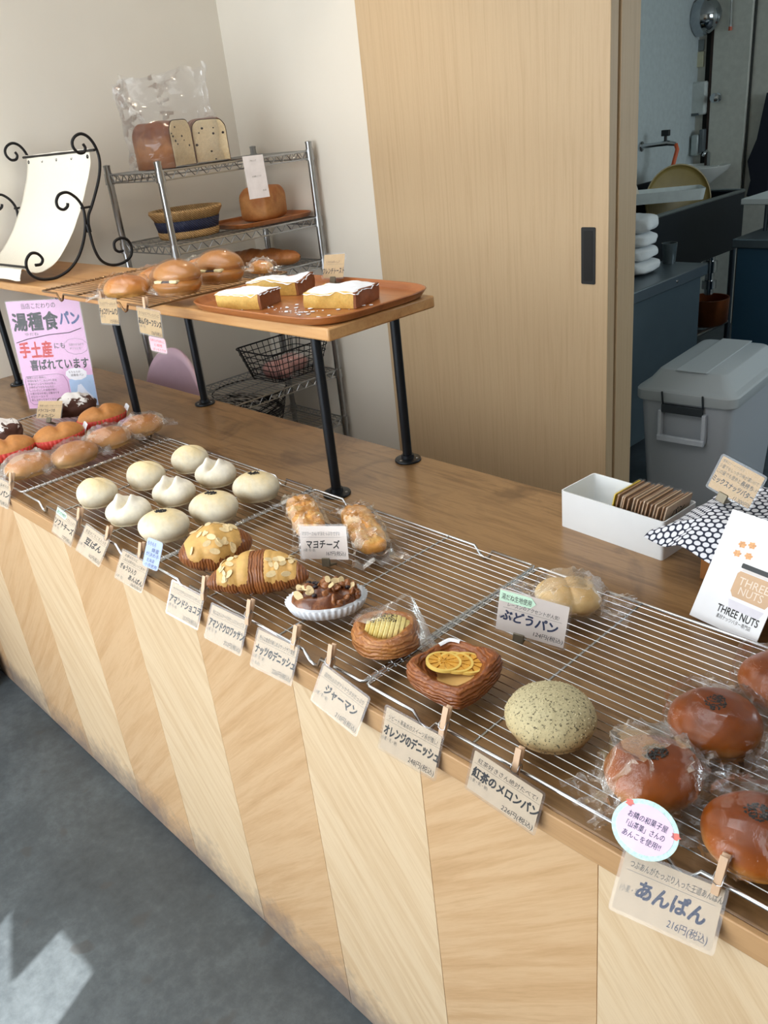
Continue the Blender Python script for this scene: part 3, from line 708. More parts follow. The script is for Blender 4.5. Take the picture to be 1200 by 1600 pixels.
def slice_(x, y, z, rz, tilt):
    mt = Matrix.Translation((x, y, z)) @ Matrix.Rotation(rz, 4, 'Z') @ Matrix.Rotation(tilt, 4, 'Y')
    m = MB(); m.lathe([(0.0215, -0.002), (0.0250, -0.002), (0.0250, 0.0022), (0.0215, 0.0022), (0.0215, -0.002)], 40, mt); rd = m.build('orange_slice', ORD, t, smooth=40)
    m = MB()
    for k in range(10):
        a0, a1 = 2 * PI * k / 10 + 0.06, 2 * PI * (k + 1) / 10 - 0.06; pts = [(0.003 * math.cos((a0 + a1) / 2), 0.003 * math.sin((a0 + a1) / 2))] + [(0.0213 * math.cos(a0 + (a1 - a0) * i / 6), 0.0213 * math.sin(a0 + (a1 - a0) * i / 6)) for i in range(7)]
        m.add([(a, b, 0.0019) for a, b in pts] + [(a, b, -0.0015) for a, b in pts], [tuple(range(8)), tuple(range(15, 7, -1))] + [(i, 8 + i, 8 + (i + 1) % 8, (i + 1) % 8) for i in range(8)], mt)
    m.build('orange_flesh', OC, rd, smooth=30)
for k in range(3): slice_(-0.014 + 0.0165 * (2 - k), 0.002, 0.0330 + 0.0032 * k, 0.2 * k, 0.15)
def pw(u, v):
    a = math.radians(90 + 26) + (u - 0.5) * 0.95; p0 = None
    rr = 0.030 + 0.030 * v; k = sq(a); z = 0.0395 * (1 - ((rr - 0.052) / 0.03) ** 2 * 0.35) + 0.0005 if rr > 0.04 else 0.034
    e = 0.004 * N((u * 9, v * 9, 2)); return (rr * k * math.cos(a) + e, rr * k * math.sin(a) + e, z + 0.0008)
SUGAR = plain('icing_sugar', S(240, 242, 248), 0.9)
def pwf(u, v):
    a = math.radians(92) + (u - 0.5) * 0.62; th = -0.2 + 2.2 * v
    p = orf((( 0.050 + 0.0103 * math.cos(th)) * math.cos(a), (0.050 + 0.0103 * math.cos(th)) * math.sin(a), 0.021 + 0.0180 * math.sin(th)), a)
    return (p[0] + 0.002 * N((u * 9, v * 9, 2)), p[1], p[2] + 0.0006)
MB().grid(pwf, 22, 14).build('icing_sugar', SUGAR, t, smooth=180)
# --- bagged grape bread (four lobes)
t = thing('wrapped_lobed_bread', 'small pale four lobed bread in a clear bag behind a clipped card', 'bread', (-0.660, 0.955, RZ), (0, 0, math.radians(20)))
M_GP = bread('pale_roll', S(206, 166, 106), S(222, 190, 134), S(226, 200, 150), 0.0, 0.045, 0.45, 0.1, 0.6, 20, 0.06)
def lob(p, d):
    a = math.atan2(d.y, d.x); q = math.hypot(d.x, d.y)
    c = abs(math.cos(2 * a + 0.6)) ** 0.5; return Vector((p.x * (0.80 + 0.2 * c * q), p.y * (0.80 + 0.2 * c * q), p.z * (1 - 0.30 * (1 - c) * q) - 0.008 * math.exp(-(q / 0.2) ** 2) * max(0, d.z)))
MB().blob(dome(0.055, 0.049, 0.044, 0.34, fn=lob), 72, 36).build('bread', M_GP, t, smooth=180)
pouch(t, 0.056, 0.050, 0.046, 0.042, 0.036, 0.004, 2.2)
# --- bagged cheese sticks
M_MC = bread('cheese_braid', S(220, 152, 68), S(236, 188, 106), S(190, 116, 50), 0.0, 0.036, 0.42, 0.1, 1.6, 34, 0.3)
def braid(label, x, y, rz, sd, L=0.088):
    t = thing('wrapped_cheese_bread', label, 'bread', (x, y, RZ), (0, 0, math.radians(rz)))
    def f(d):
        e = 0.55; sg = lambda v, p: math.copysign(abs(v) ** p, v)
        x_, y_, z_ = L * sg(d.x, 0.6), 0.031 * sg(d.y, 0.62), 0.019 * sg(d.z, 0.75)
        rg = math.sin((x_ + 0.8 * abs(y_)) * 2 * PI / 0.026 + sd); z_ += max(0, d.z) * (0.0036 * rg - 0.004 * math.exp(-(y_ / 0.004) ** 2) + 0.003 * N((x_ * 90, y_ * 90, sd)))
        return Vector((x_ , y_ * (1 + 0.05 * rg), max(0, z_ + 0.019)))
    MB().blob(f, 90, 40).build('bread', M_MC, t, smooth=180)
    pouch(t, L + 0.004, 0.034, 0.045, 0.026, 0.046, 0.004, sd * 5.1)
braid('golden cheese topped stick bread in a bag, behind the clipped white card', -1.250, 0.900, -29, 1)
braid('golden cheese topped stick bread in a bag, right of the clipped white card', -1.108, 0.928, -29, 2, 0.096)
# --- bagged rolls, red cups and dark loaves on the far-left rack
M_RL = bread('soft_roll', S(184, 118, 54), S(202, 146, 82), S(224, 184, 126), 0.0, 0.045, 0.4, 0.15, 0.4, 14, 0.06)
def roll(label, x, y, rz, sd):
    t = thing('wrapped_roll', label, 'bread', (x, y, RZ), (0, 0, math.radians(rz)), 'bagged soft rolls')
    MB().blob(dome(0.062, 0.042, 0.052, 0.34, wob=0.05, seed=sd), 40, 24).build('roll', M_RL, t, smooth=180)
    pouch(t, 0.063, 0.043, 0.054, 0.026, 0.036, 0.004, sd * 2.3, FILMS)
roll('bagged soft brown roll nearest the counter front at the far left', -2.095, 0.682, 80, 1)
roll('bagged soft brown roll second from the counter front at the far left', -2.062, 0.790, 84, 2)
roll('bagged soft brown roll third from the counter front, before the red cups', -2.090, 0.900, 80, 3)
roll('bagged soft brown roll rearmost, at the foot of the shelf leg', -2.100, 1.008, 86, 4)
RCUP = plain('red_cup_paper', S(206, 62, 52), 0.5)
M_TW = bread('twin_loaf', S(186, 124, 64), S(198, 140, 78), S(210, 158, 98), 0.0, 0.05, 0.6, 0, 0.6, 30, 0.35)
def twin(label, x, y, rz, sd):
    t = thing('cup_bread', label, 'bread', (x, y, RZ), (0, 0, math.radians(rz)), 'breads in red cups')
    cup(t, 0.064, 0.042, 0.026, RCUP, 1.12, 36, 0.02)
    def fn(p, d):
        w = math.exp(-(p.x / 0.010) ** 2); return Vector((p.x, p.y, p.z - max(0, d.z) * 0.011 * w)) * (1 + 0.03 * N((p.x * 25 + sd, p.y * 25, p.z * 25)))
    MB().blob(dome(0.071, 0.046, 0.058, 0.42, fn=fn), 48, 28).build('bread', M_TW, t, smooth=180)
    MB().grid(lambda u, v: (0.066 + 0.013 * v, (u - .5) * 0.036, 0.018 + 0.020 * v + 0.004 * math.sin(u * PI)), 14, 5).build('paper_tab', WCUP, t, smooth=180, solid=0.0005)['label'] = 'white paper lip at one end'
twin('two lobed bread in a red paper cup cut by the left edge', -2.270, 0.700, 82, 1)
twin('two lobed bread in a red paper cup before the small kraft card', -2.243, 0.832, 80, 2)
twin('two lobed bread in a red paper cup nearest the poster', -2.285, 0.985, 79, 3)
M_DK = NT('dusted_chocolate')
tcx = M_DK.n('ShaderNodeTexCoord'); spx = M_DK.n('ShaderNodeSeparateXYZ'); M_DK.l(tcx.outputs['Object'], spx.inputs[0])
kx = M_DK.math('ADD', M_DK.math('MULTIPLY', spx.outputs[2], 22.0), M_DK.math('MULTIPLY', M_DK.math('SUBTRACT', M_DK.noise(tcx.outputs['Object'], 55, 3, 0.6, 0.6), 0.5), 2.2))
M_DK.base(M_DK.ramp(kx, [(0.95, S(74, 40, 26)), (1.12, S(228, 224, 220))])); M_DK.p(Roughness=0.75); M_DK = M_DK.m
def dark(label, x, y, rz, sd):
    t = tag(MB().blob(dome(0.062, 0.050, 0.060, 0.34, wob=0.12, ws=26, seed=sd, fn=lambda p, d: p * (1 + 0.04 * N(p, 70))), 60, 34).build('chocolate_bread', M_DK, None, (x, y, RZ), (0, 0, math.radians(rz)), smooth=180), label, 'bread')
dark('dark chocolate bread dusted with icing sugar in front of the poster', -2.475, 0.992, 70, 1)
dark('dark chocolate bread dusted with icing sugar cut by the left edge', -2.445, 0.750, 40, 2)
# ---------------------------------------------------------------- on the raised shelf
TZ = 1.239
M_TR = wood('tray_wood', [S(140, 78, 34), S(160, 94, 46), S(172, 106, 56), S(150, 84, 40)], 6, 0, 14, 0.32, bump=0.03, coat=0.25)
def tray(label, x, y, z, w, d, rz=0.0):
    def f(u, v):
        a = 2 * PI * u; n = 5.0; c, s = math.cos(a), math.sin(a); k = (abs(c) ** n + abs(s) ** n) ** (-1 / n)
        if v < 0.5: q = v / 0.5 * 0.94; zz = 0.004
        else: e = (v - 0.5) / 0.5; q = 0.94 + 0.06 * e; zz = 0.004 + 0.016 * e * e * (3 - 2 * e) ** 0.5
        rr = max(q, 0.0)
        return (w / 2 * c * k * rr, d / 2 * s * k * rr, zz)
    o = MB().grid(f, 96, 16, wrap=True).build('wooden_tray', M_TR, None, (x, y, z), (0, 0, rz), smooth=180, solid=0.0035)
    return tag(o, label, 'tray')
tray('brown moulded wooden tray holding sugared toast at the shelf end', -1.530, 1.200, TZ - 0.0005, 0.53, 0.350)
CRUMB = bread('toast_crumb', S(226, 192, 112), S(222, 184, 98), S(206, 160, 76), 0, 0.05, 0.6, 0, 0.5, 60, 0.35)
CRUST = bread('toast_crust', S(124, 72, 36), S(134, 78, 40), S(142, 84, 44), 0, 0.05, 0.6, 0, 0.8, 40, 0.3)
def toast(label, x, y, rz, w, d, h, sd, dust=0.0):
    t = thing('french_toast', label, 'bread', (x, y, TZ + 0.0060), (0, 0, math.radians(rz)))
    def wv(p): return Vector((p[0] + 0.004 * N((p[1] * 30, p[2] * 30, sd)), p[1] + 0.004 * N((p[0] * 30, p[2] * 30, sd)), p[2] * (1 + 0.25 * N((p[0] * 16, p[1] * 16, sd)))))
    def bx_(x0, x1, y0, y1, z1, n=14):
        m = MB()
        def face(fn_): m.grid(fn_, n, 5)
        face(lambda u, v: wv((x0 + (x1 - x0) * u, y0, z1 * v))); face(lambda u, v: wv((x0 + (x1 - x0) * u, y1, z1 * v)))
        face(lambda u, v: wv((x0, y0 + (y1 - y0) * u, z1 * v))); face(lambda u, v: wv((x1, y0 + (y1 - y0) * u, z1 * v)))
        m.grid(lambda u, v: wv((x0 + (x1 - x0) * u, y0 + (y1 - y0) * v, z1)), n, n); m.grid(lambda u, v: wv((x0 + (x1 - x0) * u, y0 + (y1 - y0) * v, 0)), n, n); return m
    bx_(-w / 2, w / 2 - 0.006, -d / 2, d / 2 - 0.006, h).build('crumb', CRUMB, t, smooth=60)
    m = bx_(w / 2 - 0.0062, w / 2, -d / 2 - 0.0006, d / 2, h * 1.01); m2 = bx_(-w / 2, w / 2, d / 2 - 0.006, d / 2 + 0.001, h * 1.01); m.add(m2.v, m2.f)
    m.build('crust', CRUST, t, smooth=60)
    def su(u, v):
        e = min(u, 1 - u, v, 1 - v); p = wv(((u - 0.5) * (w + 0.004), (v - 0.5) * (d + 0.004), h)); k = min(1, e * 14)
        p.z += -0.006 * (1 - k) * (0.5 + N((u * 7, v * 7, sd))) + 0.0022 * k + 0.0012 * N((u * 12, v * 12, sd)); return p
    MB().grid(su, 34, 34).build('icing_sugar', SUGAR, t, smooth=180)
toast('sugared french toast slab at the front left of the tray', -1.625, 1.110, 22, 0.118, 0.086, 0.034, 1)
toast('sugared french toast slab at the back of the tray', -1.672, 1.240, 22, 0.140, 0.080, 0.034, 2)
toast('sugared french toast slab at the right of the tray before the upright card', -1.412, 1.205, 17, 0.132, 0.100, 0.034, 3)
r = random.Random(6); m = MB()
for (cx, cy, n, sp) in ((-1.37, 1.20, 26, 0.028), (-1.44, 1.115, 40, 0.045), (-1.56, 1.105, 18, 0.030)):
    for k in range(n):
        x, y = r.gauss(cx, sp), r.gauss(cy, sp * 0.5); q = r.uniform(0.001, 0.007)
        if not (-1.73 < x < -1.30 and 1.06 < y < 1.32): continue
        m.blob(lambda d: Vector((d.x * q * (1 + 0.5 * N((d.x * 2 + k, d.y * 2, 1))), d.y * q * 0.7 * (1 + 0.5 * N((d.x * 2, d.y * 2 + k, 2))), d.z * 0.0008)), 9, 4, Matrix.Translation((x, y, TZ + 0.0066)))
o = tag(m.build('icing_sugar', SUGAR, smooth=180), 'icing sugar spilled in white patches on the brown tray', 'sugar'); o['kind'] = 'stuff'
# sandwiches and rolls in film
RK = 1.2665
M_SW = bread('sandwich_roll', S(190, 128, 62), S(184, 120, 56), S(190, 132, 72), 0.0, 0.075, 0.36, 0.3, 0.5, 26, 0.12)
BUT = plain('butter', S(246, 232, 176), 0.35); BEAN = plain('bean_paste', S(44, 26, 26), 0.5)
def sandwich(label, x, y, rz, sd):
    t = thing('wrapped_sandwich', label, 'bread', (x, y, RK), (0, 0, math.radians(rz)), 'wrapped butter and bean rolls')
    MB().blob(dome(0.066, 0.049, 0.038, 0.55, wob=0.03, seed=sd), 44, 24).build('lower_roll', M_SW, t, smooth=180)
    MB().blob(dome(0.064, 0.047, 0.046, 0.20, wob=0.03, seed=sd + 3), 44, 24).build('upper_roll', M_SW, t, (0, 0.005, 0.030), (math.radians(-6), 0, 0), smooth=180)
    m = MB(); r = random.Random(sd)
    m.bb(-0.030, 0.034, -0.0405, 0.03, 0.028, 0.0345); m.build('bean_paste', BEAN, t, bevel=0.003)
    MB().bb(-0.036, -0.012, -0.0405, 0.02, 0.0285, 0.0355).bb(0.012, 0.034, -0.041, 0.02, 0.029, 0.0365).build('butter', BUT, t, bevel=0.002)
    def fw(d):
        p = dome(0.069, 0.053, 0.080, 0.42)(d); k = 1 + 0.03 * abs(N(p, 55)) + 0.02 * N(p, 110); return Vector((p.x * k, p.y * k, p.z * k))
    MB().blob(fw, 40, 26).build('wrapper', FILM, t, smooth=26)
sandwich('film wrapped split roll with butter and bean filling, nearer the tray', -1.862, 1.072, 18, 1)
sandwich('film wrapped split roll with butter and bean filling, behind the nearer one', -1.872, 1.205, 20, 2)
def sroll(label, x, y, rz, sd, s=1.0):
    t = thing('wrapped_sweet_roll', label, 'bread', (x, y, RK), (0, 0, math.radians(rz)))
    MB().blob(dome(0.060 * s, 0.040 * s, 0.050 * s, 0.3, wob=0.05, seed=sd), 40, 24).build('roll', bread('sweet_roll', S(184, 110, 42), S(204, 134, 60), S(220, 168, 98), 0, 0.05, 0.32, 0.35, 0.5, 20, 0.06), t, smooth=180)
    pouch(t, 0.061 * s, 0.041 * s, 0.052 * s, 0.03 * s, 0.036 * s, 0.004, sd * 1.9, FILM)
sroll('bagged golden roll at the front left of the bronze rack', -1.985, 1.000, 40, 1, 1.0)
sroll('bagged golden roll half hidden between the front roll and the nearer sandwich', -2.035, 1.115, 40, 2, 0.9)
sroll('bagged golden roll half hidden at the rear of the bronze rack', -2.060, 1.270, 60, 3, 0.8)
sroll('bagged brown roll end showing behind the rear sandwich', -1.860, 1.325, 10, 4, 0.62)
# ================================================================ cards and clothespins
KRAFT = plain('kraft_card', S(206, 186, 160), 0.75, var=0.05, scale=60)
KRAFT2 = plain('kraft_card_tan', S(196, 166, 124), 0.75, var=0.05, scale=60)
PALE = plain('pale_card', S(226, 214, 206), 0.7, var=0.03)
INK = plain('black_ink', S(26, 26, 30), 0.6); NAVY = plain('navy_ink', S(24, 40, 80), 0.6); GREY = plain('pencil_grey', S(104, 98, 94), 0.6)
REDI = plain('red_ink', S(206, 40, 40), 0.6)
LAM = film('laminate', gloss=0.25, base=0.02, rough=0.12, bumps=8, bstr=0.03, milk=0.02)
CLIPG = plain('clip_metal', S(120, 112, 96), 0.45, 0.6)
def pose(c, ypr):
    y, p, r = (math.radians(a) for a in ypr)
    return (Matrix.Translation(c) @ Matrix.Rotation(y, 4, 'Z') @ Matrix.Rotation(p, 4, 'X') @ Matrix.Rotation(r, 4, 'Y'))
def card(name, label, cat, c, ypr, w, h, lines, paper=KRAFT, lam=True, mg=0.0035, rad=0.004, group=None, wob=0.05, line=None, clip=None, sticker=None):
    """lines: (text, left, right, baseline, height, ink, bold) as shares of the card"""
    t = thing(name, label, cat, group=group); t.matrix_world = pose(c, ypr)
    MB().prism(rrect(w - 2 * mg, h - 2 * mg, rad * 0.4), -0.0002, 0.0002).build('paper', paper, t, smooth=30)
    inks = {}
    for (tx, a, b, z, hh, ink, bold) in lines:
        m = inks.setdefault(ink.name, (ink, MB()))[1]
        write(m, tx, (a - 0.5) * w, (b - 0.5) * w, (z - 0.5) * h, hh * h, -0.00034, bold, 0.12, wob)
    if line:
        m = inks.setdefault(GREY.name, (GREY, MB()))[1]
        for (a, b, z) in line: m.prism([((a - .5) * w, (z - .5) * h), ((b - .5) * w, (z - .5) * h), ((b - .5) * w, (z - .5) * h + 0.0004), ((a - .5) * w, (z - .5) * h + 0.0004)], -0.00034, -0.00030)
    for ink, m in inks.values(): m.build('lettering', ink, t, smooth=0)
    if lam: MB().prism(rrect(w, h, rad), -0.0006, 0.0004).build('laminate', LAM, t, smooth=30)
    if clip is not None:
        MB().box((clip * w, 0, -h / 2 - 0.002), (0.017, 0.005, 0.016)).bb(clip * w - 0.0085, clip * w + 0.0085, -0.001, 0.022, -h / 2 - 0.010, -h / 2 - 0.006).build('card_clip', CLIPG, t, bevel=0.001)
    return t
def price(nm, sub, big, mat_, yen, bl=0.0, subw=(0.10, 0.92), bigw=(0.06, 0.97), yw=(0.52, 0.95), mw=(0.03, 0.3), extra=()):
    return [(sub, subw[0], subw[1], 0.735, 0.13, INK, 0.0), (big, bigw[0], bigw[1], 0.40, 0.26, INK, 0.028)] + ([(mat_, mw[0], mw[1], 0.27, 0.10, GREY, 0)] if mat_ else []) + [(yen, yw[0], yw[1], 0.09, 0.15, INK, 0.003)] + list(extra)
LN = [(0.06, 0.96, 0.69)]
card('price_card', 'laminated card for the brown glazed buns, pegged to the rack at the lower right', 'price card', (-0.286, 0.586, 0.843), (7.7, -42.8, -1.9), 0.111, 0.068,
     [('つぶあんがたっぷり入った王道あんぱん', .10, .97, .74, .13, INK, .004), ('あんぱん', .22, .86, .36, .30, NAVY, .032), ('(小麦・乳・卵)', .06, .34, .36, .12, GREY, 0), ('216円(税込)', .55, .92, .12, .15, NAVY, .003)], line=[(.08, .92, .68)])
card('price_card', 'laminated card for the speckled melon bun, hanging below it', 'price card', (-0.501, 0.587, 0.859), (4.2, -11.2, 8.6), 0.106, 0.065,
     price('', '紅茶好きさん絶対たべて!', '紅茶のメロンパン', '(小麦・乳・卵)', '226円(税込)'), line=LN)
card('price_card', 'laminated card hanging directly below the orange danish', 'price card', (-0.660, 0.587, 0.847), (7.4, -16.9, 5.6), 0.100, 0.070,
     price('', 'リピート率高めのスイーツ系が推し!', 'オレンジのデニッシュ', '(小麦・乳・卵)', '248円(税込)'), line=LN)
card('price_card', 'laminated card hanging directly below the round potato danish', 'price card', (-0.803, 0.587, 0.849), (4.7, -25.2, 10.9), 0.102, 0.066,
     price('', '店内仕込のポテトサラダがたっぷり', 'ジャーマン', '(小麦・乳・卵)', '210円(税込)', bigw=(.2, .86)), line=LN)
card('price_card', 'laminated card hanging below the nut danish in its white cup', 'price card', (-0.957, 0.587, 0.858), (11.1, -24.4, 5.8), 0.091, 0.067,
     price('', '色んな食感が楽しめるザックザク食感', 'ナッツのデニッシュ', '(小麦・乳・卵)', '226円(税込)', extra=[('(くるみ)', .03, .22, .12, .1, GREY, 0)]), line=LN)
card('price_card', 'laminated card priced 252 yen hanging below the almond croissant', 'price card', (-1.092, 0.587, 0.855), (12.9, -23.8, 7.8), 0.088, 0.066,
     price('', '中にはカスタードがたっぷり入ってる', 'アマンドクロワッサン', '(小麦・乳・卵)', '252円(税込)'), line=LN)
card('price_card', 'laminated card priced 257 yen hanging below the chocolate croissant', 'price card', (-1.222, 0.587, 0.855), (10.8, -22.6, 7.8), 0.088, 0.066,
     price('', 'サクサクのチョコクロワッサンに', 'アマンドショコラ', '(小麦・乳・卵)', '257円(税込)'), line=LN)
card('price_card', 'laminated card with two big text lines, next to the blue note', 'price card', (-1.413, 0.588, 0.861), (10.7, -28.7, 8.7), 0.087, 0.062,
     [('お餅みたいに', .16, .62, .82, .11, INK, .004), ('こねたお餅がはいってます!', .12, .9, .68, .11, INK, .004), ('ぎゅうひ入り', .10, .66, .42, .19, INK, .022), ('あんぱん', .46, .95, .20, .19, INK, .022), ('(小麦・乳)', .04, .28, .10, .10, GREY, 0), ('206円(税込)', .58, .96, .05, .12, INK, 0)], line=[(.10, .96, .63)], paper=KRAFT)
card('price_card', 'laminated card with a short three character name, below the floury peaked bun', 'price card', (-1.573, 0.588, 0.869), (11.9, -32.6, 14.4), 0.088, 0.063,
     price('', 'お豆がごろごろ入った', '豆ぱん', '(小麦・乳)', '162円(税込)', bigw=(.2, .85), extra=()), line=LN)
card('price_card', 'laminated card with a pale green tag, hanging on the front edge', 'price card', (-1.703, 0.588, 0.875), (4.8, -25.3, 9.8), 0.090, 0.063,
     price('', '北海道産チーズたっぷり', 'ソフトチーズ', '(小麦・乳)', '172円(税込)', bigw=(.06, .93)), line=LN)
tg = plain('green_tag', S(206, 238, 216), 0.5)
def greentag(txt, t, x, z, w, h):
    o = MB().prism([(x, z), (x + w * .86, z), (x + w, z + h / 2), (x + w * .86, z + h), (x, z + h)], -0.0010, -0.0006).build('green_tag', tg, t, smooth=0)
    m = MB(); write(m, txt, x + w * .06, x + w * .88, z + h * .25, h * .62, -0.00115, .004, .1, .05); m.build('lettering', INK, o, smooth=0)
soft = COL.objects[-1]
for o in list(COL.objects):
    if o.get('label', '').startswith('laminated card with a pale green tag'): greentag('湯だね生地使用', o, -0.042, 0.014, 0.046, 0.015)
card('price_card', 'laminated card cut by the left edge, pegged below the bagged rolls', 'price card', (-2.083, 0.586, 0.868), (20, -18, 14), 0.096, 0.070,
     price('', 'みんな大好きなめらか', 'クリームパン', '(小麦・乳・卵)', '162円(税込)', bigw=(.05, .95)), line=LN)
t = card('price_card', 'card priced 124 yen standing on the rack before the lobed bread', 'price card', (-0.643, 0.838, 0.919), (19.2, -3.6, 7.6), 0.112, 0.078,
     [('レーズンのアクセントが人気!', .16, .86, .62, .10, INK, .003), ('ぶどうパン', .08, .86, .32, .26, NAVY, .03), ('(小麦・乳)', .06, .27, .33, .08, GREY, 0), ('124円(税込)', .55, .95, .13, .12, INK, .002)], line=[(.10, .90, .57)], paper=PALE, clip=-0.14)
greentag('湯だね生地使用', t, -0.052, 0.0155, 0.056, 0.018)
card('price_card', 'white card priced 167 yen standing before the bagged cheese breads', 'price card', (-1.088, 0.814, 0.921), (14.2, -16.9, -9.1), 0.112, 0.068,
     [('マヨラーさん!マヨたっぷりです♡', .08, .84, .70, .12, INK, .004), ('マヨチーズ', .16, .82, .36, .25, INK, .024), ('(小麦・乳・卵)', .08, .32, .26, .09, GREY, 0), ('167円(税込)', .54, .92, .16, .14, INK, .003)], line=[(.06, .86, .64)], paper=PALE, clip=0.02)
card('price_card', 'kraft card for nut butter propped on the patterned cloth', 'price card', (-0.528, 1.233, 1.016), (-1.9, -16.7, 15.5), 0.083, 0.063,
     [('濃厚なピーナッツ入り', .08, .55, .82, .09, GREY, 0), ('少量でもしっかり味が濃いので', .06, .92, .67, .12, INK, .002), ('この量でも意外と', .06, .58, .51, .13, INK, .004), ('長持ち', .60, .86, .50, .14, INK, .016), ('します', .87, .98, .52, .09, INK, 0), ('ミックスナッツバター', .05, .95, .27, .19, INK, .02), ('(1,300円)', .6, .95, .06, .14, INK, .004)], paper=KRAFT2, line=[(.60, .86, .47)], clip=-0.10)
card('price_card', 'small kraft card for french toast upright on the brown tray', 'price card', (-1.602, 1.355, 1.288), (4.4, -20, -3.8), 0.076, 0.062,
     [('とろけるおいしさ', .16, .75, .62, .10, INK, 0), ('フレンチトースト', .04, .97, .22, .26, INK, .016)], paper=KRAFT2, line=[(.16, .9, .56)], clip=0.0)
card('price_card', 'left kraft card pegged to the raised bronze rack, below the golden roll', 'price card', (-1.985, 0.940, 1.240), (6.2, -8, -1.5), 0.084, 0.066,
     price('', 'たっぷりクリームの入った', 'チョコクリームパン', '(小麦・乳)', '172円(税込)', bigw=(.03, .98)), paper=KRAFT2, line=LN)
card('price_card', 'right kraft card pegged to the raised bronze rack, above the pink note', 'price card', (-1.790, 0.940, 1.230), (8.2, -2, 5.6), 0.088, 0.066,
     price('', 'カリもちフランスパンに', 'あんバターフランス', '(小麦・乳)', '226円(税込)', bigw=(.05, .96)), paper=KRAFT2, line=LN)
PINK = plain('pink_note', S(250, 196, 206), 0.5); WNOTE = plain('white_note', S(244, 240, 244), 0.5)
card('note_card', 'rounded pink note with red writing hanging below a kraft card of the raised rack', 'note', (-1.772, 0.9385, 1.180), (7.5, 0, 3.8), 0.066, 0.041,
     [('なめらかなあんこ', .12, .9, .66, .18, REDI, .004), ('と相性', .3, .74, .40, .18, REDI, .004), ('ばっちりです', .2, .9, .14, .18, REDI, .004)], paper=PINK, rad=0.012)
BLUEN = plain('blue_note', S(178, 196, 246), 0.5)
card('note_card', 'small pale blue note with handwriting beside a clothespin on the rack front', 'note', (-1.322, 0.597, 0.922), (9.5, -27, 4), 0.046, 0.056,
     [('もちもち', .1, .6, .76, .16, NAVY, .004), ('蜂蜜', .4, .85, .57, .16, NAVY, .004), ('が決め手', .1, .9, .40, .16, NAVY, .004), ('北海道', .2, .7, .22, .14, NAVY, .004), ('小豆使用', .15, .9, .06, .14, NAVY, .004)], paper=BLUEN, rad=0.012, mg=0.001)
card('price_card', 'small kraft card standing between the chocolate bread and the red cups', 'price card', (-2.456, 0.905, 0.917), (24.8, -33.5, -1.3), 0.098, 0.060,
     [('甘酸っぱいフルーツ入り', .1, .95, .66, .10, INK, 0), ('ドライフルーツの', .08, .72, .38, .20, INK, .016), ('チョコパン', .08, .72, .12, .20, INK, .016)], paper=KRAFT2, line=[(.05, .97, .60)], clip=0.03)
card('note_card', 'white slip of paper hanging from the top shelf of the chrome shelving', 'note', (-2.752, 2.005, 1.443), (87, -4, 1.1), 0.092, 0.150,
     [('ご予約について', .3, .62, .86, .05, GREY, 0), ('お気軽にどうぞ', .3, .75, .50, .04, GREY, 0), ('当店', .7, .88, .16, .04, GREY, 0)], paper=WNOTE, lam=False, mg=0.0005, rad=0.001)
# pink oval sticker card behind the anpan card
t = thing('oval_card', 'pink oval note with a mint flowered border above the brown bun price card', 'note'); t.matrix_world = pose((-0.324, 0.604, 0.901), (7.7, -42, 2))
MB().prism(ellipse(0.036, 0.030, 40), -0.0003, 0.0003).build('border', plain('mint_border', S(196, 232, 228), 0.45, var=0.2, scale=260), t, smooth=30)
MB().prism(ellipse(0.031, 0.025, 40), -0.0006, -0.0003).build('pink_face', plain('pink_face', S(236, 208, 236), 0.5), t, smooth=30)
m = MB()
for tx, a, b, z in (('お隣の和菓子屋', -.021, .022, .0065), ('「山茶菓」さんの', -.020, .022, -.0035), ('あんこを使用!!', -.021, .021, -.0135)): write(m, tx, a, b, z, .0078, -0.0008, .006, .1, .06)
m.build('lettering', NAVY, t, smooth=0)
for a in (0.5, 2.6): MB().prism(ellipse(0.0045, 0.0036, 12, 0.0325 * math.cos(a - .25), 0.0275 * math.sin(a - .25), fn=lambda k: 1 + .25 * math.cos(5 * 2 * PI * k / 12)), -0.0006, -0.0003).build('flower', plain('coral_flower', S(236, 120, 110), 0.5), t, smooth=0)
# clothespins
PIN = wood('pin_wood', [S(196, 160, 128), S(214, 180, 148), S(204, 168, 136)], 8, 2, 10, 0.5)
def pin_proto(label, loc, ypr, group=None):
    t = thing('clothespin', label, 'clothespin', group=group); t.matrix_world = pose(loc, ypr)
    for s in (-1, 1):
        o = [(0.0006, -0.021), (0.0026, -0.020), (0.0046, -0.010), (0.0048, 0.004), (0.0056, 0.012), (0.0058, 0.024), (0.0030, 0.024), (0.0016, 0.010), (0.0008, 0.0)]
        m = MB(); m.add([(-0.0042, s * a, b) for a, b in o] + [(0.0042, s * a, b) for a, b in o], [tuple(range(9)), tuple(range(17, 8, -1))] + [(i, 9 + i, 9 + (i + 1) % 9, (i + 1) % 9) for i in range(9)])
        m.build('jaw', PIN, t, bevel=0.0005)
    pts = [(-0.0048 + 0.0096 * k / 60, 0.0022 * math.cos(k * 0.62), 0.004 + 0.0022 * math.sin(k * 0.62)) for k in range(61)]
    m = MB().tube(pts, 0.0005, 5)
    for s in (-1, 1): m.tube([(s * 0.0048, 0.002, 0.004), (s * 0.005, 0.0055, 0.0), (s * 0.0048, 0.0056, -0.006), (0, 0.0052, -0.008)], 0.0005, 5).tube([(s * 0.0048, -0.002, 0.004), (s * 0.005, -0.0055, 0.0), (s * 0.0048, -0.0056, -0.006), (0, -0.0052, -0.008)], 0.0005, 5)
    m.build('spring', plain('spring_steel', S(170, 170, 172), 0.3, 1.0), t, smooth=60)
    return t
P0 = None
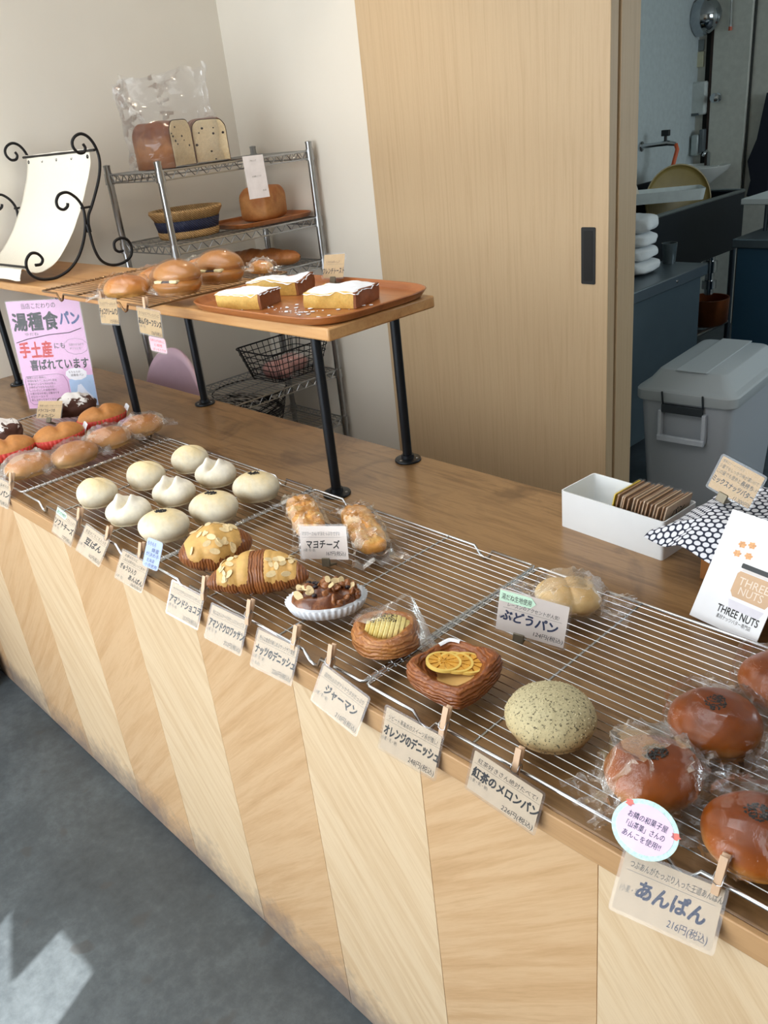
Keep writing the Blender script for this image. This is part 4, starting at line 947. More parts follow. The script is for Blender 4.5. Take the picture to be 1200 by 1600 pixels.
for lab, x, z, r in (('card of the brown glazed buns', -0.244, 0.889, 4), ('card below the melon bun', -0.498, 0.886, 3), ('card below the orange danish', -0.615, 0.890, 4), ('card below the potato danish', -0.842, 0.892, 2), ('card below the nut danish', -0.925, 0.893, 4),
                     ('252 yen almond croissant card', -1.046, 0.895, 3), ('257 yen chocolate croissant card', -1.180, 0.894, 2), ('card next to the blue note', -1.404, 0.893, 2), ('card with the short three character name', -1.540, 0.891, 12), ('card with the pale green tag', -1.665, 0.898, 5)):
    lb = f'small wooden clothespin holding the {lab}'; lo = (x, 0.6105, z - 0.003); yp = (8, -22, r)
    if P0 is None: P0 = pin_proto(lb, lo, yp)
    else:
        c = dup(P0, lb); c.matrix_world = pose(lo, yp)
for lb, lo, yp in (('small wooden clothespin holding the card cut by the left edge', (-2.035, 0.6105, 0.892), (8, -22, 0)),
                   ('small wooden clothespin holding the left kraft card on the raised rack', (-2.018, 0.947, 1.262), (8, -8, -2)),
                   ('small wooden clothespin holding the right kraft card on the raised rack', (-1.806, 0.947, 1.262), (8, -6, 5))):
    c = dup(P0, lb); c.matrix_world = pose(lo, yp)
# ================================================================ poster
PK = plain('pink_poster', S(226, 176, 214), 0.35, var=0.02)
t = thing('poster', 'pink laminated poster with black and red Japanese lettering standing under the raised shelf', 'poster'); 
PW, PH = 0.232, 0.346
t.matrix_world = pose((-2.632, 1.030, 0.8575 + PH / 2), (46, -2.0, 3.0))
MB().prism(rrect(PW - .006, PH - .006, 0.002), -0.0003, 0.0003).build('paper', PK, t, smooth=0)
def pz(v): return (0.5 - v) * PH
def px(u): return (u - 0.5) * PW
b, rd, gy = MB(), MB(), MB()
def pt(m, tx, u0, u1, v, h, bold): write(m, tx, px(u0), px(u1), pz(v), h * PH, -0.0006, bold, 0.05, 0.04)
pt(b, '当店こだわりの', .20, .66, .075, .055, .004); pt(b, '湯種食', .05, .66, .255, .17, .028); pt(b, 'ゆだね', .18, .36, .315, .032, .0)
bl = MB(); pt(bl, 'パン', .68, .95, .225, .13, .03)
b.tube([(px(.04), -0.0006, pz(.375)), (px(.2), -0.0006, pz(.345)), (px(.5), -0.0006, pz(.315)), (px(.78), -0.0006, pz(.305)), (px(.95), -0.0006, pz(.27))], 0.0012, 5)
pt(rd, '手土産', .06, .50, .505, .155, .026); pt(b, 'にも', .54, .68, .44, .06, .012); pt(b, '喜ばれています', .16, .96, .625, .105, .022)
for k, tx in enumerate(('湯種とは小麦粉に', '熱湯を加えてこね上げた生地', '普通のパンより水分が多く', 'お米のようなもちもちの', 'しっとりとした食感が続く', '小麦の甘みを感じる製法です', 'ぜひトーストで', '召し上がってみてください')):
    pt(gy, tx, .07, .07 + .028 * len(tx) + .04, .71 + .030 * k, .024, .004)
pt(gy, '日持ちするので', .74, .94, .425, .026, .004); pt(gy, 'ギフトにも!', .74, .90, .46, .026, .004); pt(gy, 'もちもちの', .66, .82, .675, .024, .004); pt(gy, '湯種食パン', .68, .86, .705, .026, .004)
fr = [(px(x), -0.0006, pz(y)) for x, y in ((.06, .69), (.5, .675), (.58, .69), (.62, .75), (.62, .95), (.56, .965), (.09, .955), (.05, .93), (.04, .74))]; gy.tube(fr, 0.0005, 4, True)
bub = MB().prism(ellipse(.14 * PW, .055 * PH, 60, px(.76), pz(.685), fn=lambda k: 1 + .08 * abs(math.sin(k * 0.55))), -0.0005, -0.0004)
bubo = ellipse(.155 * PW, .068 * PH, 60, px(.83), pz(.432), fn=lambda k: 1 + .08 * abs(math.sin(k * 0.55))); gy.tube([(x, -0.0006, z) for x, z in bubo], 0.0004, 4, True)
ph = MB().prism([(px(.64), pz(.99)), (px(.985), pz(.99)), (px(.985), pz(.70)), (px(.8), pz(.70)), (px(.64), pz(.74))], -0.00042, -0.0003).build('bread_photo', plain('photo_blue', S(176, 200, 232), 0.35, var=0.12, scale=14), t, smooth=0)
MB().prism([(px(.66), pz(.985)), (px(.97), pz(.985)), (px(.93), pz(.90)), (px(.86), pz(.85)), (px(.80), pz(.78)), (px(.75), pz(.79)), (px(.72), pz(.87)), (px(.67), pz(.93))], -0.00048, -0.00042).build('crumb_shape', plain('photo_white', S(222, 226, 240), 0.4), ph, smooth=0)
b.build('lettering', INK, t, smooth=0); bl.build('lettering', plain('dark_blue_ink', S(36, 60, 130), 0.5), t, smooth=0)['label'] = 'dark blue lettering'
rd.build('lettering', REDI, t, smooth=0)['label'] = 'red lettering'; gy.build('small_print', plain('brown_ink', S(70, 50, 60), 0.6), t, smooth=0); bub.build('speech_bubble', WNOTE, t, smooth=0)
MB().prism(rrect(PW, PH, 0.004), -0.0009, 0.0004).build('laminate', LAM, t, smooth=30)
# ================================================================ wrought iron stand with canvas sling
IRON = plain('black_iron', S(22, 21, 24), 0.45, 0.4)
ist = thing('iron_stand', 'black scrolled iron stand slung with a cream canvas cloth on the raised shelf', 'stand', (-2.99, 1.22, 1.239))
CA = [(1.085, 1.293), (1.104, 1.293), (1.113, 1.307), (1.102, 1.325), (1.082, 1.329), (1.063, 1.313), (1.057, 1.289), (1.066, 1.266), (1.087, 1.250), (1.116, 1.244), (1.148, 1.245), (1.189, 1.259), (1.226, 1.287), (1.255, 1.326), (1.276, 1.37), (1.285, 1.405), (1.286, 1.437), (1.275, 1.463), (1.256, 1.482), (1.239, 1.488), (1.218, 1.483), (1.205, 1.466), (1.206, 1.448), (1.221, 1.439), (1.236, 1.446), (1.24, 1.456)]
CB = [(1.337, 1.619), (1.342, 1.607), (1.334, 1.595), (1.316, 1.595), (1.303, 1.611), (1.304, 1.629), (1.318, 1.643), (1.339, 1.648), (1.36, 1.637), (1.375, 1.612), (1.381, 1.58), (1.376, 1.546), (1.361, 1.509), (1.338, 1.469), (1.317, 1.436), (1.299, 1.41), (1.290, 1.376), (1.289, 1.34), (1.292, 1.302), (1.304, 1.269), (1.328, 1.250), (1.36, 1.244), (1.393, 1.250), (1.416, 1.266), (1.423, 1.294), (1.411, 1.318), (1.388, 1.324), (1.366, 1.315), (1.363, 1.294), (1.375, 1.283), (1.391, 1.285)]
def spline(P, k=5):
    o = []; n = len(P)
    for i in range(n - 1):
        p0, p1, p2, p3 = (Vector(P[max(0, i - 1)]), Vector(P[i]), Vector(P[i + 1]), Vector(P[min(n - 1, i + 2)]))
        for j in range(k):
            t = j / k; o.append(0.5 * (2 * p1 + (p2 - p0) * t + (2 * p0 - 5 * p1 + 4 * p2 - p3) * t * t + (3 * p1 - p0 - 3 * p2 + p3) * t ** 3))
    o.append(Vector(P[-1])); return o
def loc_(p): return (0, p[0] - 1.22, p[1] - 1.239)
def side(x):
    m = MB()
    for c in (CA, CB):
        pts = spline([loc_(p) for p in c]); rr = [0.0047] * len(pts); m.tube([p + Vector((x, 0, 0)) for p in pts], rr, 8)
    m.tube([Vector(loc_((1.279, 1.435))) + Vector((x, 0, 0)), Vector(loc_((1.316, 1.435))) + Vector((x, 0, 0))], 0.0035, 8)
    m.tube([Vector(loc_((1.2875, 1.36))) + Vector((x, 0, 0)), Vector(loc_((1.2875, 1.385))) + Vector((x, 0, 0))], 0.0085, 10)
    return m.build('scroll_frame', IRON, ist, smooth=60)
side(0.27); side(-0.265)
for (y, z) in ((1.366, 1.598), (1.052, 1.293)):
    p = loc_((y, z)); MB().tube([(-0.275, p[1], p[2]), (0.280, p[1], p[2])], 0.0042, 8).build('rod', IRON, ist, smooth=60)
CAN = plain('canvas', S(236, 230, 216), 0.9, var=0.02, scale=120, bump=0.06)
cp = spline([loc_(p) for p in [(1.366, 1.604), (1.364, 1.575), (1.347, 1.529), (1.309, 1.459), (1.273, 1.403), (1.234, 1.351), (1.177, 1.295), (1.131, 1.272), (1.09, 1.268), (1.055, 1.286), (1.046, 1.276), (1.040, 1.262), (1.036, 1.252)]], 4)
def canv(u, v):
    i = v * (len(cp) - 1); a = int(min(i, len(cp) - 2)); p = cp[a].lerp(cp[a + 1], i - a); x = -0.250 + 0.492 * u
    e = 0.004 * N((v * 22, u * 2, 3)) * (1 if u in (0, 1) else 0)
    return (x + e, p.y + 0.002 * N((u * 6, v * 6, 0)), p.z + 0.003 * N((u * 5, v * 4, 7)) + (0.006 * N((u * 8, 1, 1)) if v == 1 else 0))
cv = MB().grid(canv, 30, 56).build('canvas_sling', CAN, ist, smooth=180, solid=0.0018)
for k in range(5):
    x = -0.235 + 0.115 * k; p = cp[3]; MB().lathe([(0.0030, -0.0014), (0.0062, -0.0014), (0.0062, 0.0014), (0.0030, 0.0014), (0.003, -0.0014)], 14, Matrix.Translation((x, p.y - 0.001, p.z - .003)) @ Matrix.Rotation(PI / 2 - 0.25, 4, 'X')).build('eyelet', IRON, cv)

# ================================================================ white box with spare cards
WB = plain('white_plastic', S(236, 240, 244), 0.3, var=0.01)
t = thing('plastic_box', 'open white plastic box with spare cards at the back right of the counter', 'box', (-0.741, 1.262, 0.8502), (0, 0, math.radians(-4)))
w2, d2, hh, th = 0.112, 0.052, 0.076, 0.0022
m = MB()
o = rrect(2 * w2, 2 * d2, 0.006, 4); i_ = rrect(2 * (w2 - th), 2 * (d2 - th), 0.005, 4); n = len(o)
vs = [(a, b, 0) for a, b in o] + [(a, b, hh) for a, b in o] + [(a, b, hh) for a, b in i_] + [(a, b, th) for a, b in i_]
fs = [tuple(range(n))[::-1], tuple(range(3 * n, 4 * n))]
for k in range(3): fs += [(k * n + q, k * n + (q + 1) % n, (k + 1) * n + (q + 1) % n, (k + 1) * n + q) for q in range(n)]
m.add(vs, fs).build('box', WB, t, smooth=40)
r = random.Random(3)
KC = [plain('spare_card_%s' % n_, c, 0.5) for n_, c in (('tan', S(196, 160, 124)), ('brown', S(180, 140, 104)), ('pale', S(206, 178, 148)))]
ordw = ('first', 'second', 'third', 'fourth', 'fifth', 'sixth', 'seventh', 'eighth', 'ninth', 'tenth', 'eleventh', 'twelfth', 'thirteenth', 'fourteenth', 'last')
for k in range(15):
    x = -0.004 + 0.0074 * k
    c = thing('spare_card', f'laminated kraft card standing in the white box, {ordw[k]} counted from its left', 'card', group='spare cards in the white box'); 
    c.matrix_world = Matrix.Translation((-0.741, 1.262, 0.8502)) @ Matrix.Rotation(math.radians(-4), 4, 'Z') @ Matrix.Translation((x, r.uniform(-.004, .004), 0.056 + r.uniform(-.002, .002))) @ Matrix.Rotation(math.radians(90), 4, 'Z') @ Matrix.Rotation(math.radians(12), 4, 'X')
    MB().prism(rrect(0.080, 0.082, 0.003), -0.0009, 0.0009).build('paper', KC[k % 3] if k else plain('yellow_card', S(232, 200, 60), 0.5), c)
    MB().prism(rrect(0.084, 0.088, 0.004), -0.0013, 0.0013).build('laminate', LAM, c)
    if k == 14:
        m = MB(); write(m, '小麦', -.006, .028, -.012, .018, -0.0015, .01); write(m, 'パン', -.02, .02, .014, .018, -0.0015, .01); m.build('lettering', INK, c, smooth=0)
# ================================================================ wooden box under the patterned cloth
NW = wood('nut_box_wood', [S(140, 88, 46), S(166, 110, 62), S(150, 96, 52)], 6, 2, 12, 0.4)
t = thing('wooden_box', 'wooden box standing on the counter underneath the patterned cloth', 'box', (-0.415, 1.262, 0.8502), (0, 0, 0))
m = MB().bb(-0.140, -0.122, -0.078, 0.078, 0, 0.112).bb(0.122, 0.14, -0.078, 0.078, 0, 0.112).bb(-0.122, 0.122, 0.06, 0.078, 0, 0.112).bb(-0.122, 0.122, -0.078, -0.06, 0.0, 0.112).bb(-0.122, 0.122, -0.06, 0.06, 0.085, 0.095)
m.build('box', NW, t, bevel=0.002)
tn = NT('hex_dot_cloth'); uvn = tn.n('ShaderNodeUVMap'); 
def cell(ox, oy):
    mp = tn.n('ShaderNodeVectorMath', operation='ADD'); tn.l(uvn.outputs[0], mp.inputs[0]); mp.inputs[1].default_value = (ox, oy, 0)
    fr_ = tn.n('ShaderNodeVectorMath', operation='FRACTION'); tn.l(mp.outputs[0], fr_.inputs[0])
    sb = tn.n('ShaderNodeVectorMath', operation='SUBTRACT'); tn.l(fr_.outputs[0], sb.inputs[0]); sb.inputs[1].default_value = (.5, .5, 0)
    ml = tn.n('ShaderNodeVectorMath', operation='MULTIPLY'); tn.l(sb.outputs[0], ml.inputs[0]); ml.inputs[1].default_value = (1, 1.732, 0)
    ln = tn.n('ShaderNodeVectorMath', operation='LENGTH'); tn.l(ml.outputs[0], ln.inputs[0]); return ln.outputs['Value']
dd = tn.math('MINIMUM', cell(0, 0), cell(.5, .5))
tn.base(tn.ramp(dd, [(0.375, S(226, 228, 236)), (0.405, S(36, 42, 62))])); tn.p(Roughness=0.85)
cl = MB()
ang = math.radians(73); CW_ = 0.190; NG = 44
def clf(u, v):
    a, b = (u * 2 - 1) * CW_, (v * 2 - 1) * CW_
    x = a * math.cos(ang) - b * math.sin(ang); y = a * math.sin(ang) + b * math.cos(ang)
    ox = max(0, abs(x) - 0.143); oy = max(0, abs(y) - 0.081); d = math.hypot(ox, oy)
    # past the edge the cloth bends down; the horizontal run shortens
    kx = math.copysign(min(abs(x), 0.143) + ox * 0.86, x); ky = math.copysign(min(abs(y), 0.081) + oy * (0.75 if y < 0 else 0.15), y)
    z = 0.1150 - d * 0.50 + 0.004 * N((x * 26, y * 26, 1)) + 0.010 * d / 0.1 * math.sin(math.atan2(oy, ox + 1e-6) * 5)
    return (kx, ky, max(0.004, z + (0.006 * math.exp(-((x + .02) / .04) ** 2) if d == 0 else 0)))
cl.grid(clf, NG, NG)
co = cl.build('patterned_cloth', tn.m, None, (-0.415, 1.262, 0.8502), smooth=180, solid=0.0012)
uvl = co.data.uv_layers.new(name='UVMap')
for lp in co.data.loops:
    vi = lp.vertex_index; i, j = divmod(vi, NG + 1)
    uvl.data[lp.index].uv = (i / NG * 2 * CW_ / 0.0135, j / NG * 2 * CW_ / 0.0135 / 1.732 * 1.0)
tag(co, 'navy cloth with white hexagon dots draped over the wooden box', 'cloth')
# ================================================================ jar leaflet
t = thing('leaflet', 'white leaflet with a nut butter jar, THREE NUTS, leaning behind the brown buns', 'leaflet'); LW, LH = 0.112, 0.176
t.matrix_world = pose((-0.446, 1.098, 0.934), (-8, -31, 1))
MB().prism(rrect(LW, LH, 0.0006), -0.0008, 0.0008).build('card', plain('white_gloss_card', S(238, 240, 246), 0.3, var=0.01), t, smooth=0)
def L(u): return (u - 0.5) * LW
def H(v): return (0.5 - v) * LH
yb = -0.0009
j = MB().prism([(L(.44), H(.475)), (L(.93), H(.475)), (L(.96), H(.50)), (L(.96), H(.66)), (L(.93), H(.70)), (L(.46), H(.70)), (L(.41), H(.66)), (L(.41), H(.50))], yb - .0002, yb).build('jar_picture', plain('nut_butter', S(206, 170, 134), 0.35, var=0.05), t, smooth=0)
MB().prism(rrect(LW * .46, LH * .030, 0.001, 3, L(.685), H(.455)), yb - .0002, yb).build('jar_shoulder', plain('jar_glass', S(222, 216, 214), 0.3), j, smooth=0)
MB().prism(rrect(LW * .52, LH * .042, 0.0015, 3, L(.685), H(.425)), yb - .0003, yb).build('jar_lid', plain('jar_lid_black', S(38, 42, 46), 0.3), j, smooth=0)
m = MB(); write(m, 'THREE', L(.47), L(.90), H(.585), .017, yb - .0004, 0, 0); write(m, 'NUTS', L(.52), L(.86), H(.665), .017, yb - .0004, 0, 0); m.build('jar_lettering', plain('jar_white', S(236, 220, 204), 0.4), j, smooth=0)
MB().prism([(L(.43), H(.73)), (L(.94), H(.73)), (L(.90), H(.80)), (L(.47), H(.80))], yb - .0001, yb).build('jar_reflection', plain('pale_lilac', S(222, 220, 232), 0.35), t, smooth=0)
m = MB(); write(m, 'THREE NUTS', L(.33), L(.93), H(.865), .0165, yb - .0002, .012, 0); write(m, '素材ナッツバター専門店', L(.36), L(.86), H(.915), .0075, yb - .0002, .0, 0); m.build('lettering', INK, t, smooth=0)
r = random.Random(8); m = MB()
for (u, v) in ((.32, .26), (.45, .24), (.30, .345), (.46, .335)): m.prism(ellipse(.0060, .0050, 16, L(u), H(v), fn=lambda k: 1 + .22 * math.sin(k * 2.4)), yb - .0002, yb)
m.build('walnut_drawing', plain('walnut_print', S(222, 164, 112), 0.4, var=0.25, scale=300), t, smooth=0)
m = MB()
for (u, v, a) in ((.74, .14, 1.9), (.90, .12, 1.5), (.74, .21, 1.8), (.90, .19, .3), (.92, .25, .9), (.99, .16, 1.2)):
    c, s = math.cos(a), math.sin(a); m.prism([(L(u) + x * c - z * s, H(v) + x * s + z * c) for x, z in ellipse(.0070, .0027, 14)], yb - .0002, yb)
m.build('nut_drawing', plain('nut_print', S(226, 196, 184), 0.4, var=0.1, scale=300), t, smooth=0)

# ================================================================ things on the chrome shelving
SX, SY = -2.965, 1.96
M_LO = bread('loaf_crust', S(112, 58, 26), S(168, 108, 56), S(140, 84, 44), 0.0, 0.14, 0.5, 0.1, 0.5, 16, 0.12)
M_CB = bread('loaf_crumb', S(224, 206, 170), S(228, 210, 176), S(222, 200, 160), 0, 0.14, 0.8, 0, 0.6, 60, 0.3)
t = thing('raisin_loaf', 'cut raisin loaf in two halves in a tall clear bag on the top chrome shelf', 'bread', (-2.965, 1.80, 1.5095), (0, 0, 0))
def loaf_half(loc, rz, L_, W_, H_, sd):
    def out(k, n=26):
        a = PI * k / n; c, s = math.cos(a), math.sin(a); return (W_ / 2 * math.copysign(abs(c) ** 0.45, c) * (1 + 0.05 * s), H_ * (0.62 + 0.38 * s ** 0.8) if 0 < k < n else 0)
    prof = [out(k) for k in range(27)]
    def f(u, v):
        i = v * 26; a = int(min(i, 25)); p = (prof[a][0] + (prof[a + 1][0] - prof[a][0]) * (i - a), prof[a][1] + (prof[a + 1][1] - prof[a][1]) * (i - a))
        e = (1 - max(0, (u - 0.82) / 0.18) ** 2 * 0.14); w = 1 + 0.02 * N((u * 5 + sd, v * 6, 2)) + 0.035 * math.sin(u * 11 + sd) * v * (1 - v) * 2
        return (p[0] * e * w, u * L_, p[1] * e * w)
    m = MB().grid(f, 24, 52); nn = 53; m.f.append(tuple(24 * nn + q for q in range(nn))[::-1]); m.f.append(tuple(q * nn for q in range(25))); 
    h_ = m.build('loaf_half', M_LO, t, loc, (0, 0, rz), smooth=60)
    c = MB(); rim = [f(0, q / 52) for q in range(53)]; c.add([(x * 0.965, -0.001, z * 0.975 + 0.001) for x, y, z in rim] + [(x * .9, -0.0025, z * .94 + .004) for x, y, z in rim], [tuple(range(53, 106))] + [(q, q + 1, 54 + q, 53 + q) for q in range(52)])
    cr = c.build('crumb_face', M_CB, h_, smooth=0)
    r = random.Random(sd)
    for q in range(8):
        x, z = r.uniform(-.44, .44) * W_, r.uniform(.05, .85) * H_; s = r.uniform(.003, .006)
        MB().blob(lambda d: Vector((d.x * s, d.y * .002, d.z * s * .8)), 8, 6, Matrix.Translation((x, -0.002, z))).build('raisin', plain('raisin', S(34, 20, 26), 0.35), cr, smooth=180)
loaf_half((0.085, -0.005, 0), math.radians(112), 0.175, 0.130, 0.155, 3)
loaf_half((0.070, 0.128, 0), math.radians(68), 0.13, 0.130, 0.150, 5)
def bagf(u, v):
    a = 2 * PI * u; n = 3.0; c, s = math.cos(a), math.sin(a); k = (abs(c) ** n + abs(s) ** n) ** (-1 / n)
    z = 0.31 * v; up = max(0, (v - 0.45) / 0.55)
    W_, D_ = 0.125 * (1 - 0.80 * up), 0.175 * (1 + 0.06 * up - 0.05 * math.sin(PI * v))
    w = 0.020 * up * math.sin(s * 9 + v * 6) + 0.014 * N((c * 3, s * 3, v * 7)) + 0.008 * N((c * 8, s * 8, v * 16))
    return (c * k * (W_ + w) - 0.005, s * k * (D_ + 0.6 * w) + 0.020 - 0.02 * up, max(0.0008, z + 0.03 * up * N((c * 2, s * 2.4, 5)) + 0.02 * up * s))
MB().grid(bagf, 64, 34, wrap=True).build('clear_bag', film('bag_film', gloss=0.45, base=0.03, rough=0.10, bumps=60, bstr=0.3, milk=0.03), t, smooth=22)
# woven basket
WK = NT('wicker'); v = WK.coords(); wv_ = WK.n('ShaderNodeTexWave', wave_type='BANDS', bands_direction='DIAGONAL'); wv_.inputs['Scale'].default_value = 60; WK.l(v, wv_.inputs[0])
WK.base(WK.ramp(wv_.outputs['Fac'], [(0.1, S(150, 112, 66)), (0.8, S(206, 168, 116))])); WK.p(Roughness=0.6); WK.bump(wv_.outputs['Fac'], 0.6); WK = WK.m
NV = NT('navy_wicker'); v = NV.coords(); wv_ = NV.n('ShaderNodeTexWave', wave_type='BANDS', bands_direction='DIAGONAL'); wv_.inputs['Scale'].default_value = 55; NV.l(v, wv_.inputs[0])
NV.base(NV.ramp(wv_.outputs['Fac'], [(0.1, S(20, 24, 44)), (0.8, S(54, 62, 98))])); NV.p(Roughness=0.55); NV.bump(wv_.outputs['Fac'], 0.6); NV = NV.m
t = thing('wicker_basket', 'oval wicker basket with a navy band on the second chrome shelf', 'basket', (-2.955, 1.800, 1.2595), (0, 0, 0))
def weave(p, a, n=44): k = 1 + 0.020 * math.sin(n * a + p[2] * 420); return (p[0] * k, p[1] * k, p[2])
MB().lathe([(0, 0.002), (0.86, 0.002), (0.88, 0.010), (0.90, 0.028), (0.86, 0.028), (0.84, 0.008), (0, 0.008)], 176, None, 0.118, 0.132, weave).build('base', WK, t, smooth=180)
MB().lathe([(0.885, 0.028), (0.95, 0.066), (0.91, 0.066), (0.85, 0.028), (0.885, 0.028)], 176, None, 0.118, 0.132, weave).build('navy_band', NV, t, smooth=180)
MB().lathe([(0.93, 0.066), (1.0, 0.082), (1.06, 0.094), (1.05, 0.104), (0.98, 0.104), (0.95, 0.090), (0.89, 0.066), (0.93, 0.066)], 176, None, 0.118, 0.132, weave).build('rim', WK, t, smooth=180)
tray('brown wooden tray carrying a whole loaf on the second chrome shelf', -2.955, 2.135, 1.2585, 0.30, 0.39, 0.0)
tt = tag(MB().blob(lambda d: Vector((0.070 * math.copysign(abs(d.x) ** .36, d.x), 0.095 * math.copysign(abs(d.y) ** .36, d.y), 0.064 + (0.064 if d.z < 0 else 0.066) * math.copysign(abs(d.z) ** (.35 if d.z < 0 else .75), d.z))) * (1 + 0.02 * N(d, 2.2)), 48, 30).build('bread_loaf', bread('tin_loaf', S(168, 104, 52), S(198, 142, 84), S(176, 116, 62), 0, 0.13, 0.55, 0, 0.7, 12, 0.1), None, (-2.945, 2.160, 1.2665), (0, 0, 0.45), smooth=180), 'whole golden tin loaf on the wooden tray of the chrome shelving', 'bread')
# baguette
def bag_(u, v):
    s = u * 2 - 1; r = 0.036 * (1 - abs(s) ** 3.2) ** 0.5 + 0.0005; r *= 1 + 0.10 * math.sin(u * 22) ** 3; a = 2 * PI * v
    return (r * math.cos(a) * 1.15 + 0.01 * math.sin(s * 2), s * 0.185, max(0, 0.032 + r * math.sin(a)))
tag(MB().grid(lambda u, v: bag_(u * .998 + .001, v), 70, 24).build('baguette', bread('baguette_crust', S(150, 88, 42), S(176, 112, 58), S(168, 110, 60), 0, 0.07, 0.5, 0, 1.0, 20, 0.3), None, (-2.955, 2.12, 1.0875), (0, 0, math.radians(-68)), smooth=180), 'long knobbly baguette lying on the third chrome shelf', 'bread')
# wire basket with wrapped bread, wire bowl below
BW = plain('black_wire', S(30, 30, 34), 0.4, 0.5)
t = thing('wire_basket', 'black wire basket on a lower chrome shelf behind the shelf leg', 'basket', (-2.95, 2.15, 0.6195))
m = MB()
def ring(hx_, hy_, z, r): m.tube([(a, b, z) for a, b in rrect(2 * hx_, 2 * hy_, 0.03, 4)], r, 6, True)
for k in range(6): ring(0.10 + 0.006 * k, 0.13 + 0.008 * k, 0.004 + 0.026 * k, 0.0035 if k == 5 else 0.002)
for a, b in rrect(0.20, 0.26, 0.03, 3): m.tube([(a, b, 0.004), (a * 1.30, b * 1.30, 0.134)], 0.0018, 5)
for k in range(10):
    y = -0.11 + 0.0245 * k; m.tube([(-0.1, y, 0.004), (0.1, y, 0.004)], 0.0018, 5)
    m.tube([(0.1, y, 0.004), (0.130, y * 1.3, 0.134)], 0.0018, 5).tube([(-0.1, y, 0.004), (-0.130, y * 1.3, 0.134)], 0.0018, 5)
m.build('wire_frame', BW, t, smooth=60)
for k, (x, y) in enumerate(((0.02, -0.06), (-0.01, 0.04))):
    t2 = thing('wrapped_bread', ('pinkish wrapped bread in the wire basket, nearer the shelf leg', 'pinkish wrapped bread in the wire basket, nearer the corner')[k], 'bread', (-2.95 + x, 2.15 + y, 0.626), (0, 0, 0.3 + k))
    MB().blob(dome(0.075, 0.05, 0.07, 0.35, wob=0.08, seed=k), 30, 18).build('loaf', plain('pink_loaf', S(196, 140, 132), 0.6, var=0.12, scale=20), t2, smooth=180); pouch(t2, 0.076, 0.051, 0.072, 0.012, 0.03, 0.004, 3 + k, FILMS)
t = thing('wire_bowl', 'dark tangled wire bowl on a low chrome shelf behind the counter', 'bowl', (-2.95, 1.94, 0.399))
m = MB(); r = random.Random(9)
for k in range(46):
    a0 = r.uniform(0, 2 * PI); tl = r.uniform(0.1, 1.0); pts = []
    for q in range(15):
        w = a0 + q * 0.22; hh_ = 0.21 * (0.12 + 0.88 * (q / 14) * tl) + 0.08 * (1 - tl); rr = 0.075 + 0.085 * math.sqrt(min(1, max(0, hh_) / 0.21)) ; pts.append((rr * math.cos(w), rr * math.sin(w), max(0.004, hh_)))
    m.tube(pts, 0.0016, 5)
for z, rr in ((0.004, 0.08), (0.205, 0.160), (0.005, 0.05)): m.tube([(rr * math.cos(2 * PI * q / 40), rr * math.sin(2 * PI * q / 40), z) for q in range(40)], 0.003, 6, True)
for k in range(6): m.tube([(0.08 * math.cos(k * PI / 6), 0.08 * math.sin(k * PI / 6), .004), (-0.08 * math.cos(k * PI / 6), -0.08 * math.sin(k * PI / 6), .004)], 0.0016, 5)
m.build('wire_frame', BW, t, smooth=60)
# lilac chair behind the counter
LIL = plain('lilac_plastic', S(214, 186, 206), 0.4, var=0.02)
t = thing('chair', 'lilac chair with a rounded back tucked behind the counter below the raised shelf', 'chair', (-2.86, 1.56, 0), (0, 0, math.radians(8)))
m = MB()
def cbk(u, v):
    x = (u - .5) * 0.36; w = math.sqrt(max(0, 1 - (2 * u - 1) ** 2)) ** 0.8; z = 0.47 + 0.42 * v * (0.25 + 0.75 * w); return (x, -0.02 + 0.02 * (2 * u - 1) ** 2 * -2 + 0.03 * v, z)
m.grid(cbk, 30, 12).build('backrest', LIL, t, smooth=180, solid=0.016)
MB().grid(lambda u, v: ((u - .5) * .38, -0.02 - 0.36 * v + 0, 0.455 - 0.012 * math.sin(PI * u) * math.sin(PI * v)), 14, 14).build('seat', LIL, t, smooth=180, solid=0.018)
for sx in (-1, 1):
    for y in (-0.06, -0.34): MB().tube([(sx * 0.15, y, 0.446), (sx * 0.17, y * 1.06, 0.0)], [0.012, 0.009], 10).build('leg', SH, t)
# ================================================================ the kitchen beyond the sliding door
TUB = NT('frosted_plastic'); TUB.base(S(206, 212, 220)); TUB.p(Roughness=0.32, Transmission_Weight=0.25, IOR=1.2); TUB = TUB.m
LID = NT('frosted_lid'); LID.base(S(214, 222, 226)); LID.p(Roughness=0.28, Transmission_Weight=0.30, IOR=1.2); LID = LID.m
t = thing('storage_bin', 'frosted plastic storage bin with a domed lid on the floor beside the sliding door', 'bin', (-1.478, 3.16, 0), (0, 0, math.radians(5)))
def shell(z0, z1, a0, b0, a1, b1, r, wall=0.004, n=6):
    m = MB(); o0 = rrect(a0, b0, r, n); o1 = rrect(a1, b1, r, n); k = len(o0)
    vs = [(x, y, z0) for x, y in o0] + [(x, y, z1) for x, y in o1] + [(x * (1 - 2 * wall / a1), y * (1 - 2 * wall / b1), z1) for x, y in o1] + [(x * (1 - 2 * wall / a0), y * (1 - 2 * wall / b0), z0 + wall) for x, y in o0]
    fs = [tuple(range(k))[::-1], tuple(range(3 * k, 4 * k))]
    for q in range(3): fs += [(q * k + i, q * k + (i + 1) % k, (q + 1) * k + (i + 1) % k, (q + 1) * k + i) for i in range(k)]
    return m.add(vs, fs)
shell(0.004, 0.520, 0.310, 0.510, 0.365, 0.575, 0.04).build('body', TUB, t, smooth=40)
m = MB(); lays = [(0.390, 0.600, 0.500), (0.394, 0.604, 0.504), (0.394, 0.604, 0.538), (0.384, 0.594, 0.545), (0.345, 0.560, 0.552), (0.265, 0.460, 0.605), (0.255, 0.450, 0.608)]
vs = []; k = 0
